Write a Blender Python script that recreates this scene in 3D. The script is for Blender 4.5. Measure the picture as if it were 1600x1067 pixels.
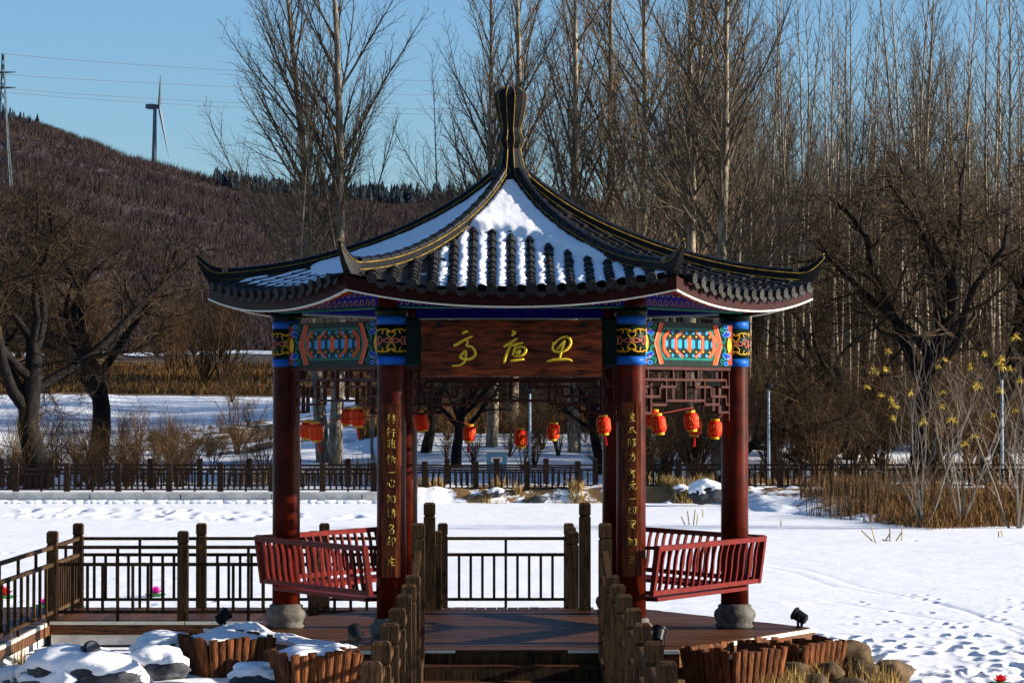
import bpy, math, random
import numpy as np
from mathutils import Vector, Matrix, noise as mnoise
R_ = math.radians
for o in list(bpy.data.objects): bpy.data.objects.remove(o)
scene = bpy.context.scene
C = scene.collection

# ------------------------------------------------------------------ camera
CX, CY, CZ, F = -0.13, -33.75, 3.3, 4725.0      # eye position, focal length in photograph pixels
cam_d = bpy.data.cameras.new('camera'); cam = bpy.data.objects.new('camera', cam_d); C.objects.link(cam)
cam_d.sensor_width = 36; cam_d.lens = 36*F/1600; cam_d.clip_start = 0.5; cam_d.clip_end = 9000
cam.location = (CX, CY, CZ)
cam.rotation_euler = (math.pi/2+math.atan(86.5/F), 0, -math.atan(20.5/F))
scene.camera = cam
# ------------------------------------------------------------------ world, sun, exposure
SUN_EL, SUN_AZ = R_(16), R_(91)     # azimuth clockwise from +Y (straight ahead)
w = bpy.data.worlds.new('World'); scene.world = w; w.use_nodes = True
nt = w.node_tree; nt.nodes.clear()
sky = nt.nodes.new('ShaderNodeTexSky'); sky.sky_type = 'NISHITA'; sky.sun_disc = False
sky.sun_elevation = SUN_EL; sky.sun_rotation = SUN_AZ; sky.air_density = 1.0; sky.dust_density = 0.5; sky.ozone_density = 5.5
bg = nt.nodes.new('ShaderNodeBackground'); bg.inputs[1].default_value = 0.07
wo = nt.nodes.new('ShaderNodeOutputWorld')
nt.links.new(sky.outputs[0], bg.inputs[0]); nt.links.new(bg.outputs[0], wo.inputs[0])
sd = bpy.data.lights.new('sun', 'SUN'); sd.energy = 5.0; sd.angle = R_(0.5); sd.color = (1.0, 0.92, 0.80)
sun = bpy.data.objects.new('sun', sd); C.objects.link(sun)
to_sun = Vector((math.cos(SUN_EL)*math.sin(SUN_AZ), math.cos(SUN_EL)*math.cos(SUN_AZ), math.sin(SUN_EL)))
sun.rotation_euler = to_sun.to_track_quat('Z', 'Y').to_euler()
sun.location = (30, 0, 40)
vs = scene.view_settings
vs.view_transform = 'Standard'; vs.look = 'None'; vs.gamma = 1.0; vs.exposure = 1.3; vs.use_curve_mapping = False

# ------------------------------------------------------------------ helpers
def P(px, py, D):
    "the point at distance D ahead that the eye sees at photograph position px, py"
    return Vector((CX+(px-779.5)*D/F, D+CY, CZ-(py-620)*D/F))
def mk(name, verts, faces, mat, parent=None, smooth=False):
    me = bpy.data.meshes.new(name)
    me.from_pydata([tuple(v) for v in verts], [], faces)
    if mat: me.materials.append(mat)
    if smooth: me.polygons.foreach_set('use_smooth', [True]*len(me.polygons))
    return link(name, me, parent)
def link(name, me, parent=None, M=None):
    o = bpy.data.objects.new(name, me); C.objects.link(o)
    if M is not None: o.matrix_basis = M
    if parent is not None: attach(o, parent)
    return o
def attach(o, p):
    o.parent = p
    if p.type == 'EMPTY': o.matrix_parent_inverse = Matrix.Translation(-p.location)
def tag(o, label=None, cat=None, group=None, kind=None):
    if label: o['label'] = label
    if cat: o['category'] = cat
    if group: o['group'] = group
    if kind: o['kind'] = kind
    return o
def thing(name, loc, label, cat, group=None):
    o = bpy.data.objects.new(name, None); C.objects.link(o); o.location = loc; o.empty_display_size = .2
    return tag(o, label, cat, group)
def npmesh(name, V, Fq, mat, smooth=True, parent=None):
    "numpy grid / soup mesh, all faces with the same number of corners"
    V = np.asarray(V, dtype=np.float32); Fq = np.asarray(Fq, dtype=np.int32); k = Fq.shape[1]
    me = bpy.data.meshes.new(name)
    me.vertices.add(len(V)); me.vertices.foreach_set('co', V.ravel())
    me.loops.add(Fq.size); me.loops.foreach_set('vertex_index', Fq.ravel())
    me.polygons.add(len(Fq)); me.polygons.foreach_set('loop_start', np.arange(0, Fq.size, k, dtype=np.int32))
    me.polygons.foreach_set('use_smooth', np.full(len(Fq), smooth))
    me.update(calc_edges=True); me.validate()
    if mat: me.materials.append(mat)
    return link(name, me, parent)
class MB:
    def __init__(s): s.v = []; s.f = []
    def box(s, c, d, M=None, taper=1.0):
        b = len(s.v); c = Vector(c)
        for sx, sy, sz in ((-1,-1,-1),(1,-1,-1),(1,1,-1),(-1,1,-1),(-1,-1,1),(1,-1,1),(1,1,1),(-1,1,1)):
            k = taper if sz > 0 else 1
            p = Vector((sx*d[0]/2*k, sy*d[1]/2*k, sz*d[2]/2))
            s.v.append(c+(M@p if M else p))
        for q in ((0,3,2,1),(4,5,6,7),(0,1,5,4),(1,2,6,5),(2,3,7,6),(3,0,4,7)): s.f.append(tuple(b+i for i in q))
        return s
    def tube(s, pts, rad, n=6, cap=True, flat=None):
        pts = [Vector(p) for p in pts]; m = len(pts); b = len(s.v)
        if not hasattr(rad, '__len__'): rad = [rad]*m
        d0 = (pts[1]-pts[0]).normalized()
        ref = Vector((0,0,1)) if abs(d0.z) < .9 else Vector((1,0,0))
        u = d0.cross(ref).normalized()
        for i, p in enumerate(pts):
            d = (pts[min(i+1,m-1)]-pts[max(i-1,0)]).normalized()
            u = (u-d*u.dot(d)); u = u.normalized() if u.length > 1e-6 else d.orthogonal().normalized()
            vv = d.cross(u)
            for j in range(n):
                a = 2*math.pi*j/n
                s.v.append(p+(u*math.cos(a)+vv*math.sin(a))*rad[i])
        for i in range(m-1):
            for j in range(n):
                a, c = b+i*n+j, b+i*n+(j+1) % n
                s.f.append((a, c, c+n, a+n))
        if cap:
            s.f.append(tuple(b+j for j in range(n))[::-1]); s.f.append(tuple(b+(m-1)*n+j for j in range(n)))
        return s
    def loft(s, rings, cap=True, closed=True):
        b = len(s.v); n = len(rings[0])
        for r in rings: s.v += [Vector(p) for p in r]
        for i in range(len(rings)-1):
            for j in range(n if closed else n-1):
                a, c = b+i*n+j, b+i*n+(j+1) % n
                s.f.append((a, c, c+n, a+n))
        if cap:
            s.f.append(tuple(b+j for j in range(n))[::-1]); s.f.append(tuple(b+(len(rings)-1)*n+j for j in range(n)))
        return s
    def lathe(s, prof, n=20, c=(0,0,0)):
        c = Vector(c)
        return s.loft([[c+Vector((r*math.cos(2*math.pi*j/n), r*math.sin(2*math.pi*j/n), z)) for j in range(n)] for r, z in prof])
    def poly(s, pts): b = len(s.v); s.v += [Vector(p) for p in pts]; s.f.append(tuple(range(b, b+len(pts)))); return s
    def build(s, name, mat, parent=None, smooth=False): return mk(name, s.v, s.f, mat, parent, smooth)
    def mesh(s, name, mat, smooth=False):
        me = bpy.data.meshes.new(name); me.from_pydata([tuple(v) for v in s.v], [], s.f); me.materials.append(mat)
        if smooth: me.polygons.foreach_set('use_smooth', [True]*len(me.polygons))
        return me
_vals = {}
def vnoise(x, y, seed=0):
    "smooth value noise on arrays, -1..1"
    if seed not in _vals: _vals[seed] = np.random.RandomState(seed+11).rand(256, 256)*2-1
    T = _vals[seed]
    x = np.asarray(x, float); y = np.asarray(y, float)
    xi = np.floor(x).astype(int); yi = np.floor(y).astype(int); fx = x-xi; fy = y-yi
    fx = fx*fx*(3-2*fx); fy = fy*fy*(3-2*fy); xi &= 255; yi &= 255; x1 = (xi+1) & 255; y1 = (yi+1) & 255
    return (T[xi,yi]*(1-fx)+T[x1,yi]*fx)*(1-fy)+(T[xi,y1]*(1-fx)+T[x1,y1]*fx)*fy
def fbm(x, y, seed=0, o=4):
    r = 0; a = .5
    for i in range(o): r = r+a*vnoise(x*2**i, y*2**i, seed+i); a *= .5
    return r
def sstep(a, b, x): t = np.clip((np.asarray(x, float)-a)/(b-a), 0, 1); return t*t*(3-2*t)

# ------------------------------------------------------------------ materials
def mat(name, col, rough=.6, var=.25, scale=8, col2=None, stretch=(1,1,1), bump=.0, bscale=30, rand=0, metal=0, spec=.10, coords='pos', hi=.62, lo=.38):
    m = bpy.data.materials.new(name); m.use_nodes = True; n = m.node_tree; L = n.links
    b = n.nodes['Principled BSDF']; b.inputs['Roughness'].default_value = rough; b.inputs['Metallic'].default_value = metal
    b.inputs['Specular IOR Level'].default_value = spec
    if coords == 'pos': src = n.nodes.new('ShaderNodeNewGeometry').outputs['Position']
    else: src = n.nodes.new('ShaderNodeTexCoord').outputs['Object']
    mp = n.nodes.new('ShaderNodeMapping'); mp.inputs['Scale'].default_value = stretch; L.new(src, mp.inputs[0])
    nz = n.nodes.new('ShaderNodeTexNoise'); nz.inputs['Scale'].default_value = scale; nz.inputs['Detail'].default_value = 6; nz.inputs['Roughness'].default_value = .65
    L.new(mp.outputs[0], nz.inputs['Vector'])
    rp = n.nodes.new('ShaderNodeValToRGB'); c2 = col2 or tuple(c*(1-var) for c in col)
    rp.color_ramp.elements[0].position = lo; rp.color_ramp.elements[1].position = hi
    rp.color_ramp.elements[0].color = (*c2, 1); rp.color_ramp.elements[1].color = (*(tuple(c*(1+var*.4) for c in col) if not col2 else col), 1)
    L.new(nz.outputs['Fac'], rp.inputs[0]); out = rp.outputs[0]
    if rand:
        oi = n.nodes.new('ShaderNodeObjectInfo'); hs = n.nodes.new('ShaderNodeHueSaturation')
        mr = n.nodes.new('ShaderNodeMapRange'); mr.inputs[3].default_value = 1-rand; mr.inputs[4].default_value = 1+rand
        L.new(oi.outputs['Random'], mr.inputs[0]); L.new(mr.outputs[0], hs.inputs['Value']); L.new(out, hs.inputs['Color']); out = hs.outputs[0]
    L.new(out, b.inputs['Base Color'])
    if bump:
        nb = n.nodes.new('ShaderNodeTexNoise'); nb.inputs['Scale'].default_value = bscale; nb.inputs['Detail'].default_value = 5
        L.new(mp.outputs[0], nb.inputs['Vector'])
        bp = n.nodes.new('ShaderNodeBump'); bp.inputs['Strength'].default_value = bump; bp.inputs['Distance'].default_value = .02
        L.new(nb.outputs['Fac'], bp.inputs['Height']); L.new(bp.outputs[0], b.inputs['Normal'])
    return m
M = {}
M['red'] = mat('dark_red_lacquer', (.062,.0058,.0012), .36, .55, 3.5, bump=.08, bscale=12)
M['redbright'] = mat('bench_red_paint', (.115,.006,.0025), .45, .3, 9, bump=.1)
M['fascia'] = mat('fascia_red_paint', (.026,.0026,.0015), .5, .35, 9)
M['rafter'] = mat('rafter_orange_red', (.24,.026,.008), .5, .3, 14)
M['blue'] = mat('column_blue_paint', (.008,.095,.42), .4, .2, 10)
M['dblue'] = mat('beam_ultramarine_paint', (.006,.012,.30), .45, .3, 10)
M['dgreen'] = mat('dark_green_paint', (.0015,.012,.008), .45, .4, 12)
M['teal'] = mat('teal_paint', (.0,.13,.095), .45, .3, 12)
M['orange'] = mat('orange_paint', (.55,.065,.012), .5, .25, 12)
M['pink'] = mat('salmon_paint', (.50,.14,.09), .5, .2, 12)
M['cyan'] = mat('sky_blue_paint', (.014,.24,.50), .45, .2, 12)
M['yellow'] = mat('yellow_paint', (.62,.33,.02), .5, .2, 12)
M['gold'] = mat('gold_paint', (.62,.36,.05), .4, .3, 20, metal=.2)
M['goldline'] = mat('gilded_edge', (.36,.23,.04), .4, .6, 14, metal=.3)
M['goldtext'] = mat('bright_gold_lettering', (.75,.50,.04), .4, .2, 30)
M['dgold'] = mat('worn_gold_lettering', (.45,.30,.06), .5, .4, 40)
M['tile'] = mat('dark_grey_tile', (.028,.026,.024), .55, .45, 10, bump=.25, bscale=40, rand=.3)
M['ridge'] = mat('black_glazed_ridge', (.009,.009,.010), .34, .4, 8, bump=.08, bscale=25)
M['lattice'] = mat('dark_lattice_paint', (.050,.012,.008), .5, .3, 9)
M['white'] = mat('pale_edge_trim', (.75,.70,.55), .45, .15, 20)
M['plank'] = mat('deck_plank_wood', (.135,.056,.024), .42, .4, 6, col2=(.030,.011,.005), stretch=(.6,8,8), bump=.25, bscale=18, rand=.3)
M['board'] = mat('name_board_wood', (.20,.042,.009), .45, .4, 3.2, col2=(.014,.003,.0015), stretch=(1.1,7,7), bump=.15, bscale=12, lo=.36, hi=.66)
M['vboard'] = mat('couplet_board_wood', (.16,.038,.009), .45, .4, 3.2, col2=(.030,.006,.002), stretch=(7,7,.8), bump=.15, bscale=12)
M['post'] = mat('weathered_post_wood', (.085,.043,.016), .75, .5, 5, col2=(.013,.0065,.003), stretch=(6,6,.7), bump=.5, bscale=16, rand=.25)
M['fence'] = mat('dark_fence_wood', (.030,.017,.011), .8, .4, 6, rand=.25)
M['stave'] = mat('planter_stave_wood', (.17,.055,.016), .7, .5, 5, col2=(.040,.012,.005), stretch=(7,7,.7), bump=.5, bscale=14, rand=.35)
M['stone'] = mat('grey_plinth_stone', (.11,.098,.085), .75, .5, 8, bump=.3, bscale=25)
M['concrete'] = mat('pale_concrete', (.62,.60,.56), .85, .25, 3, bump=.2, bscale=30)
M['rock'] = mat('brown_rock', (.10,.066,.036), .85, .5, 4, bump=.8, bscale=12, rand=.3)
M['greyrock'] = mat('dark_grey_rock', (.07,.072,.08), .85, .5, 4, bump=.8, bscale=12, rand=.2)
M['black'] = mat('black_metal', (.012,.012,.014), .4, .2, 20)
M['glass'] = mat('lamp_glass', (.05,.06,.07), .1, .1, 20)
M['lantern'] = mat('lantern_red_paper', (.75,.020,.010), .55, .2, 30)
M['tassel'] = mat('lantern_red_tassel', (.55,.015,.012), .7, .2, 30)
M['cord'] = mat('red_cord', (.22,.02,.015), .7, .2, 30)
M['cable'] = mat('grey_cable', (.10,.10,.11), .6, .2, 30)
M['bark'] = mat('poplar_bark', (.33,.265,.185), .85, .5, 3, col2=(.075,.060,.045), stretch=(3,3,.6), bump=.5, bscale=10, rand=.3, coords='obj')
M['twig'] = mat('poplar_twigs', (.115,.086,.056), .8, .3, 2, rand=.3, coords='obj')
M['dbark'] = mat('old_dark_bark', (.012,.010,.009), .9, .5, 3, stretch=(3,3,.8), bump=.7, bscale=10, rand=.2, coords='obj')
M['dtwig'] = mat('old_tree_twigs', (.040,.025,.013), .85, .4, 2, rand=.2, coords='obj')
M['shrub'] = mat('shrub_twigs', (.085,.048,.022), .85, .4, 2, rand=.35, coords='obj')
M['pale_twig'] = mat('pale_grey_stems', (.17,.14,.11), .8, .3, 2, rand=.2, coords='obj')
M['reed'] = mat('dry_reed_grass', (.22,.115,.036), .85, .5, 1.2, col2=(.055,.026,.011), lo=.3, hi=.7)
M['straw'] = mat('dry_straw_grass', (.40,.27,.09), .85, .4, 3, col2=(.2,.12,.04))
M['farwood'] = mat('far_wood_twigs', (.19,.14,.095), .9, .4, .15, col2=(.09,.068,.05))
M['hilltree'] = mat('hill_forest_twigs', (.062,.043,.036), .9, .4, .03, col2=(.022,.016,.018))
M['pine'] = mat('dark_pine_needles', (.018,.030,.038), .9, .4, .05)
M['turbine'] = mat('backlit_turbine_grey', (.10,.13,.17), .5, .05, 1)  # dark grey-blue: the shade of backlighting is put into the turbine's colour
M['steel'] = mat('galvanised_steel', (.05,.07,.09), .5, .2, 1)
M['pole'] = mat('grey_lamp_pole', (.28,.33,.38), .45, .15, 5)
M['cabinet'] = mat('blue_grey_cabinet_paint', (.12,.22,.30), .5, .15, 6)
M['petalp'] = mat('magenta_petal', (.75,.03,.40), .5, .2, 30)
M['petalr'] = mat('red_petal', (.80,.03,.03), .5, .2, 30)
M['leaf'] = mat('green_lotus_leaf', (.02,.22,.05), .5, .2, 30)
M['tasselyellow'] = mat('yellow_ornament_ribbon', (.72,.50,.06), .6, .4, 9)
def snowmat(name, ground=None, ground2=None):
    m = mat(name, (.82,.82,.83), .6, .06, 3, bump=.42, bscale=7, spec=.2)
    n = m.node_tree; L = n.links; b = n.nodes['Principled BSDF']
    if ground:
        src = b.inputs['Base Color'].links[0].from_socket
        at = n.nodes.new('ShaderNodeAttribute'); at.attribute_name = 'snow'
        nz = n.nodes.new('ShaderNodeTexNoise'); nz.inputs['Scale'].default_value = 1.3; nz.inputs['Detail'].default_value = 8; nz.inputs['Roughness'].default_value = .7
        g = n.nodes.new('ShaderNodeNewGeometry'); L.new(g.outputs['Position'], nz.inputs['Vector'])
        ad = n.nodes.new('ShaderNodeMath'); ad.operation = 'ADD'; L.new(at.outputs['Fac'], ad.inputs[0]); L.new(nz.outputs['Fac'], ad.inputs[1])
        rp = n.nodes.new('ShaderNodeValToRGB'); rp.color_ramp.elements[0].position = .96; rp.color_ramp.elements[1].position = 1.02
        L.new(ad.outputs[0], rp.inputs[0])
        # ramp input 0..2 squeezed to 0..1 around 1
        sc = n.nodes.new('ShaderNodeMath'); sc.operation = 'SUBTRACT'; sc.inputs[1].default_value = 0.0
        gm = n.nodes.new('ShaderNodeMix'); gm.data_type = 'RGBA'; gm.inputs[6].default_value = (*ground, 1); gm.inputs[7].default_value = (*ground2, 1)
        nz2 = n.nodes.new('ShaderNodeTexNoise'); nz2.inputs['Scale'].default_value = .6; nz2.inputs['Detail'].default_value = 7; L.new(g.outputs['Position'], nz2.inputs['Vector'])
        L.new(nz2.outputs['Fac'], gm.inputs[0])
        mx = n.nodes.new('ShaderNodeMix'); mx.data_type = 'RGBA'
        L.new(rp.outputs[0], mx.inputs[0]); L.new(gm.outputs[2], mx.inputs[6]); L.new(src, mx.inputs[7]); L.new(mx.outputs[2], b.inputs['Base Color'])
    return m
M['snow'] = snowmat('snow')
M['ground'] = snowmat('snowy_ground', (.13,.07,.028), (.24,.135,.05))
M['hill'] = snowmat('hill_ground', (.045,.030,.030), (.075,.051,.045))
# ================================================================== SETTING
LAKE = 0.25
def pxof(x, D): return 779.5+(x-CX)*F/D
SHP = [-400, 0, 590, 640, 940, 1130, 1185, 1300, 1450, 1600, 2000]
SHD = [87, 87, 87, 86.3, 86.6, 86.2, 80, 75, 69, 70.5, 71]
def shore(px): return np.interp(px, SHP, SHD)
def ground_h(x, y):
    x = np.asarray(x, float); y = np.asarray(y, float); D = y-CY; px = pxof(x, np.maximum(D, 5))
    sh = shore(px); left = 1-sstep(540, 680, px)
    bank = np.where(px < 597, .53*(D > 87.02)-.6*(D <= 87.02), -.35+.62*sstep(sh-1.0, sh+1.5, D)+.38*sstep(sh+.5, 87.5, D)*1.0)
    bank = np.where(px >= 597, np.minimum(bank, .66), bank)
    up_l = 2.86*sstep(0, 1, (D-91)/40*.62+.0)/sstep(0, 1, .62)
    up_l = np.where(D > 131, 2.86, up_l)+1.0*sstep(135, 150, D)+1.25*sstep(150, 172, D)+.35*sstep(172, 186, D)
    up_r = 1.35*sstep(91, 116, D)+2.0*sstep(116, 260, D)
    h = bank+np.where(D > 90, left*up_l+(1-left)*up_r, 0)
    h = h+np.where(D > 88, .10*fbm(x*.35, y*.35, 3)*sstep(88, 95, D)+(.25+.75*left)*fbm(x*.13, y*.09, 7)*sstep(92, 112, D)*(1-.7*sstep(124,131,D)), 0)
    h = h+np.where((px >= 597) & (D > sh-1) & (D < 90), .13*fbm(x*1.3, y*1.3, 5)+.08*fbm(x*4, y*4, 9), 0)
    # the near shore the pavilion stands on
    edge = np.interp(x, [-30,-7,-5.2,-4.2,-3,0,3,3.9,4.5,6,30], [26,28.6,30.6,31.8,34.3,34.8,34.0,31.9,30.6,29,26])
    near = -.5+ (.62+.27)*sstep(-.9, .7, edge-D)+.05*fbm(x*1.1, y*1.1, 21)+.02*fbm(x*4, y*4, 23)
    return np.where(D < 60, near, h)
def fan(rows, cols):
    rows = np.asarray(rows); cols = np.asarray(cols)
    D, PX = np.meshgrid(rows, cols, indexing='ij')
    X = CX+(PX-779.5)*D/F; Y = D+CY
    n, m = D.shape
    i = np.arange(n*m).reshape(n, m)
    Q = np.stack([i[:-1,:-1], i[:-1,1:], i[1:,1:], i[1:,:-1]], -1).reshape(-1, 4)
    return X, Y, D, PX, Q
def attr(o, name, vals):
    a = o.data.attributes.new(name, 'FLOAT', 'POINT'); a.data.foreach_set('value', np.asarray(vals, np.float32).ravel())
# ground sheet: near shore, far bank, terraces
rows = np.concatenate([np.arange(12, 26, 1.), np.arange(26, 36, .12), np.arange(36, 66, 2.), np.arange(66, 86.9, .25), [87.0,87.04], np.arange(87.3, 96, .3), np.arange(96, 190, 1.), np.arange(190, 640, 10.)])
X, Y, D, PX, Q = fan(rows, np.concatenate([np.arange(-1500, -100, 50.), np.arange(-100, 1700, 8.), np.arange(1700, 3200, 50.)]))
Z = ground_h(X, Y)
g = npmesh('ground', np.stack([X,Y,Z], -1).reshape(-1,3), Q, M['ground'])
tag(g, kind='structure')
sn = np.full(D.shape, .8)
sn = np.where(D < 60, np.where(X < -.2, .75, .18)+.25*fbm(X*.8, Y*.8, 31), sn)
far = .70+.35*fbm(X*.22, Y*.22, 33)
leftm = 1-sstep(520, 640, PX)
brown = leftm*sstep(130.3, 131, D)*(1-sstep(171, 173, D))+(1-leftm)*sstep(111, 117, D)*.9
brown = np.maximum(brown, leftm*sstep(190, 200, D))
far = far-.75*brown+leftm*(D > 92)*(D < 130)*(.25-.42*sstep(.05,.4,fbm(X*.16, Y*.10, 37)))
rb = (PX > 1150)*sstep(0, 2, D-shore(PX))*(1-sstep(86, 88, D)); far = far-(.18+.22*sstep(1250,1400,PX))*rb
far = far-.15*((PX > 597) & (PX < 1150) & (D < 90))
sn = np.where(D >= 60, far, sn); attr(g, 'snow', sn)
# plain beneath everything, out to the horizon
s = 7000; mk('terrain', [(-s,-s,-.9),(s,-s,-.9),(s,s,-.9),(-s,s,-.9)], [(0,1,2,3)], M['hill'])
tag(bpy.data.objects['terrain'], kind='structure')
# frozen lake under snow, with trodden dents and tracks
rows = np.concatenate([np.arange(8, 30, .8), np.arange(30, 48, .09), np.arange(48, 70, .22), np.arange(70, 95, .5)])
X, Y, D, PX, Q = fan(rows, np.concatenate([np.arange(-1500, -60, 60.), np.arange(-60, 1660, 4.), np.arange(1660, 3200, 60.)]))
Z = np.full(D.shape, LAKE)+.018*fbm(X*.5, Y*.5, 41)+.006*fbm(X*3, Y*3, 43)
rng = np.random.RandomState(5)
def dent(x0, y0, rx, ry, dep):
    global Z
    rel = (np.abs(X-x0) < 3*rx) & (np.abs(Y-y0) < 3*ry)
    e = ((X-x0)/rx)**2+((Y-y0)/ry)**2
    Z = np.where(rel, Z-dep*np.exp(-e**1.5)+dep*.25*np.exp(-(np.sqrt(e)-1.5)**2*3), Z)
for k in range(150):
    px = rng.uniform(1215, 1640); py = 1067-75*rng.rand()**1.5-(8 if px < 1300 else 0)
    d = (CZ-LAKE)*F/(py-620); p = P(px, py, d); dent(p.x, p.y, rng.uniform(.05,.13), rng.uniform(.10,.26), rng.uniform(.03,.07))
for k in range(60):
    px = rng.uniform(20, 570); py = rng.uniform(797, 812)+(-3 if px < 250 else 0); d = (CZ-LAKE)*F/(py-620); p = P(px, py, d); dent(p.x, p.y, rng.uniform(.1,.25), rng.uniform(.3,.8), .06)
for k in range(40):
    px = rng.uniform(0, 440); py = rng.uniform(860, 1060); d = (CZ-LAKE)*F/(py-620); p = P(px, py, d); dent(p.x, p.y, rng.uniform(.05,.12), rng.uniform(.12,.3), .025)
for k in range(40):
    px = rng.uniform(1300, 1600); py = rng.uniform(925, 985); d = (CZ-LAKE)*F/(py-620); p = P(px, py, d); dent(p.x, p.y, .06, .12, .03)
for tr in ([(1195,880),(1260,890),(1340,915),(1440,935),(1530,960),(1610,1000)], [(1195,885),(1240,895),(1300,915),(1400,930),(1500,950),(1600,985)], [(1240,945),(1300,940),(1400,955),(1500,972)]):
    a = np.array([[P(px, py, (CZ-LAKE)*F/(py-620)).x, P(px, py, (CZ-LAKE)*F/(py-620)).y] for px, py in tr])
    for i in range(len(a)-1):
        ab = a[i+1]-a[i]; t = np.clip(((X-a[i,0])*ab[0]+(Y-a[i,1])*ab[1])/(ab@ab), 0, 1)
        dd = np.hypot(X-a[i,0]-t*ab[0], Y-a[i,1]-t*ab[1]); Z = Z-.009*np.exp(-(dd/.06)**2)
o = npmesh('lake', np.stack([X,Y,Z], -1).reshape(-1,3), Q, M['snow']); tag(o, kind='structure')
# drifts at the foot of the concrete edge come with the wall below
# ---- hill with its forest
RIDGE = ([-900,-300,0,60,100,150,200,240,300,340,400,450,520,580,620,800,1000,1300,1700,2600], [150,120,165,180,195,215,235,245,262,272,283,290,295,297,300,292,318,360,400,450])
def hill_h(PX, D, bump=True):
    zr = CZ+(620-np.interp(PX, *RIDGE))*2000/F-5
    t = np.clip((D-480)/1520, 0, 1)
    z = 5.6+(zr-5.6)*(t**1.12)
    X = (PX-779.5)*D/F
    return z+5*fbm(X*.008, D*.006, 51)*np.clip((D-500)/400, 0, 1)*(1-.6*np.clip((D-1500)/500,0,1))-np.where(D > 2000, (D-2000)*.12, 0)
rows = np.concatenate([np.arange(440, 900, 18.), np.arange(900, 2000, 28.), np.arange(2000, 3000, 100.)])
X, Y, D, PX, Q = fan(rows, np.concatenate([np.arange(-900, 1700, 12.), np.arange(1700, 2600, 60.)]))
o = npmesh('hill', np.stack([X,Y,hill_h(PX,D)], -1).reshape(-1,3), Q, M['hill']); tag(o, kind='structure')
attr(o, 'snow', .12+.45*fbm(X*.02, D*.012, 55)+.25*((PX < 60) & (D > 900) & (D < 1100)))
rng = np.random.RandomState(8)
def sticks(px, D, base, hgt, nb, spread, wid, lean=.5):
    "upright bare-tree brushes: nb narrow tapering blades each"
    n = len(px); x = CX+(px-779.5)*D/F; y = D+CY
    ang = rng.rand(n, nb)*6.283; out = rng.rand(n, nb)*spread
    h = hgt[:,None]*(.55+.45*rng.rand(n, nb)); z0 = base[:,None]+h*rng.rand(n, nb)*.35
    bx = x[:,None]+out*.25*np.cos(ang); by = y[:,None]+out*.25*np.sin(ang)
    tx = x[:,None]+out*np.cos(ang)*lean*2; ty = y[:,None]+out*np.sin(ang)*lean*2
    wv = wid*(.6+.8*rng.rand(n, nb))
    fa = rng.rand(n, nb)*2.2-1.1; cx_, cy_ = wv*np.cos(fa), wv*np.sin(fa)
    V = np.stack([np.stack([bx-cx_, by-cy_, z0], -1), np.stack([bx+cx_, by+cy_, z0], -1), np.stack([tx, ty, base[:,None]+h], -1)], 2).reshape(-1, 3)
    return V, np.arange(len(V)).reshape(-1, 3)
n = 42000
u = rng.rand(n); D = np.sqrt(500**2+u*(2010**2-500**2)); px = rng.uniform(-150, 1050, n)
V, T = sticks(px, D, hill_h(px, D)-.3, rng.uniform(2.5, 8.5, n)*(.75+.5*vnoise((px-779)*D/F*.02, D*.015, 57)), 9, 2.4, .12, .75)
o = npmesh('hill_forest', V, T, M['hilltree'], smooth=False); tag(o, 'purplish brown bare forest covering the hillside behind the lake', 'forest', kind='stuff')
# dark pines along the crest
n = 420; px = np.concatenate([rng.uniform(335, 640, 330), rng.uniform(0, 60, 20), rng.uniform(640, 900, 70)]); D = rng.uniform(1900, 2005, n); base = hill_h(px, D); hh = rng.uniform(6, 11, n)*np.where(px < 60, .7, 1)
VV = []; TT = []; k = 0
for i in range(n):
    x = CX+(px[i]-779.5)*D[i]/F; y = D[i]+CY
    for t in range(5):
        zb = base[i]+hh[i]*(.1+.17*t); r = hh[i]*.30*(1-t/6.)*rng.uniform(.8,1.2)
        a0 = rng.rand()*6
        c = [(x+r*math.cos(a0+j*1.2566)*rng.uniform(.7,1.2), y+r*math.sin(a0+j*1.2566), zb+rng.uniform(-.4,.4)) for j in range(5)]
        VV += c+[(x, y, zb+hh[i]*.34)]
        TT += [(k+j, k+(j+1) % 5, k+5) for j in range(5)]; k += 6
o = npmesh('ridge_pines', VV, TT, M['pine'], smooth=False); tag(o, 'dark blue-green pines lining the crest of the hill', 'pine wood', kind='stuff')
# ---- concrete lake edge
ew = thing('concrete_lake_wall', P(300, 785, 87), 'pale concrete retaining wall along the far left lake edge', 'wall')
xa, xb = P(-140, 0, 87).x, P(597, 0, 87).x
L_ = 2.6; i = 0; x = xa
while x < xb-.01:
    x2 = min(x+L_, xb); MB().box(((x+x2)/2, 87.0+CY, .33), (x2-x-.03, .30, .36)).build('wall_panel', M['concrete'], ew); x = x2
MB().box(((xa+xb)/2, 87.0+CY-.03, .545), (xb-xa, .42, .06)).build('coping', M['concrete'], ew)
dr = MB()
for k in range(60):
    x = xa+(xb-xa)*(k+rng.rand())/60; r = rng.uniform(.25,.6)
    dr.loft([[Vector((x+r*s_*math.cos(a), 86.75+CY+.3*s_*math.sin(a), LAKE-.03+hz*rng.uniform(.8,1.1))) for a in np.linspace(0, 6.283, 9)[:-1]] for s_, hz in ((1,.0),(.75,.09),(.35,.13))])
o = dr.build('snow_drift', M['snow'], smooth=True); tag(o, 'low snow heaps along the foot of the pale lake wall', 'snow', kind='stuff')

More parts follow.
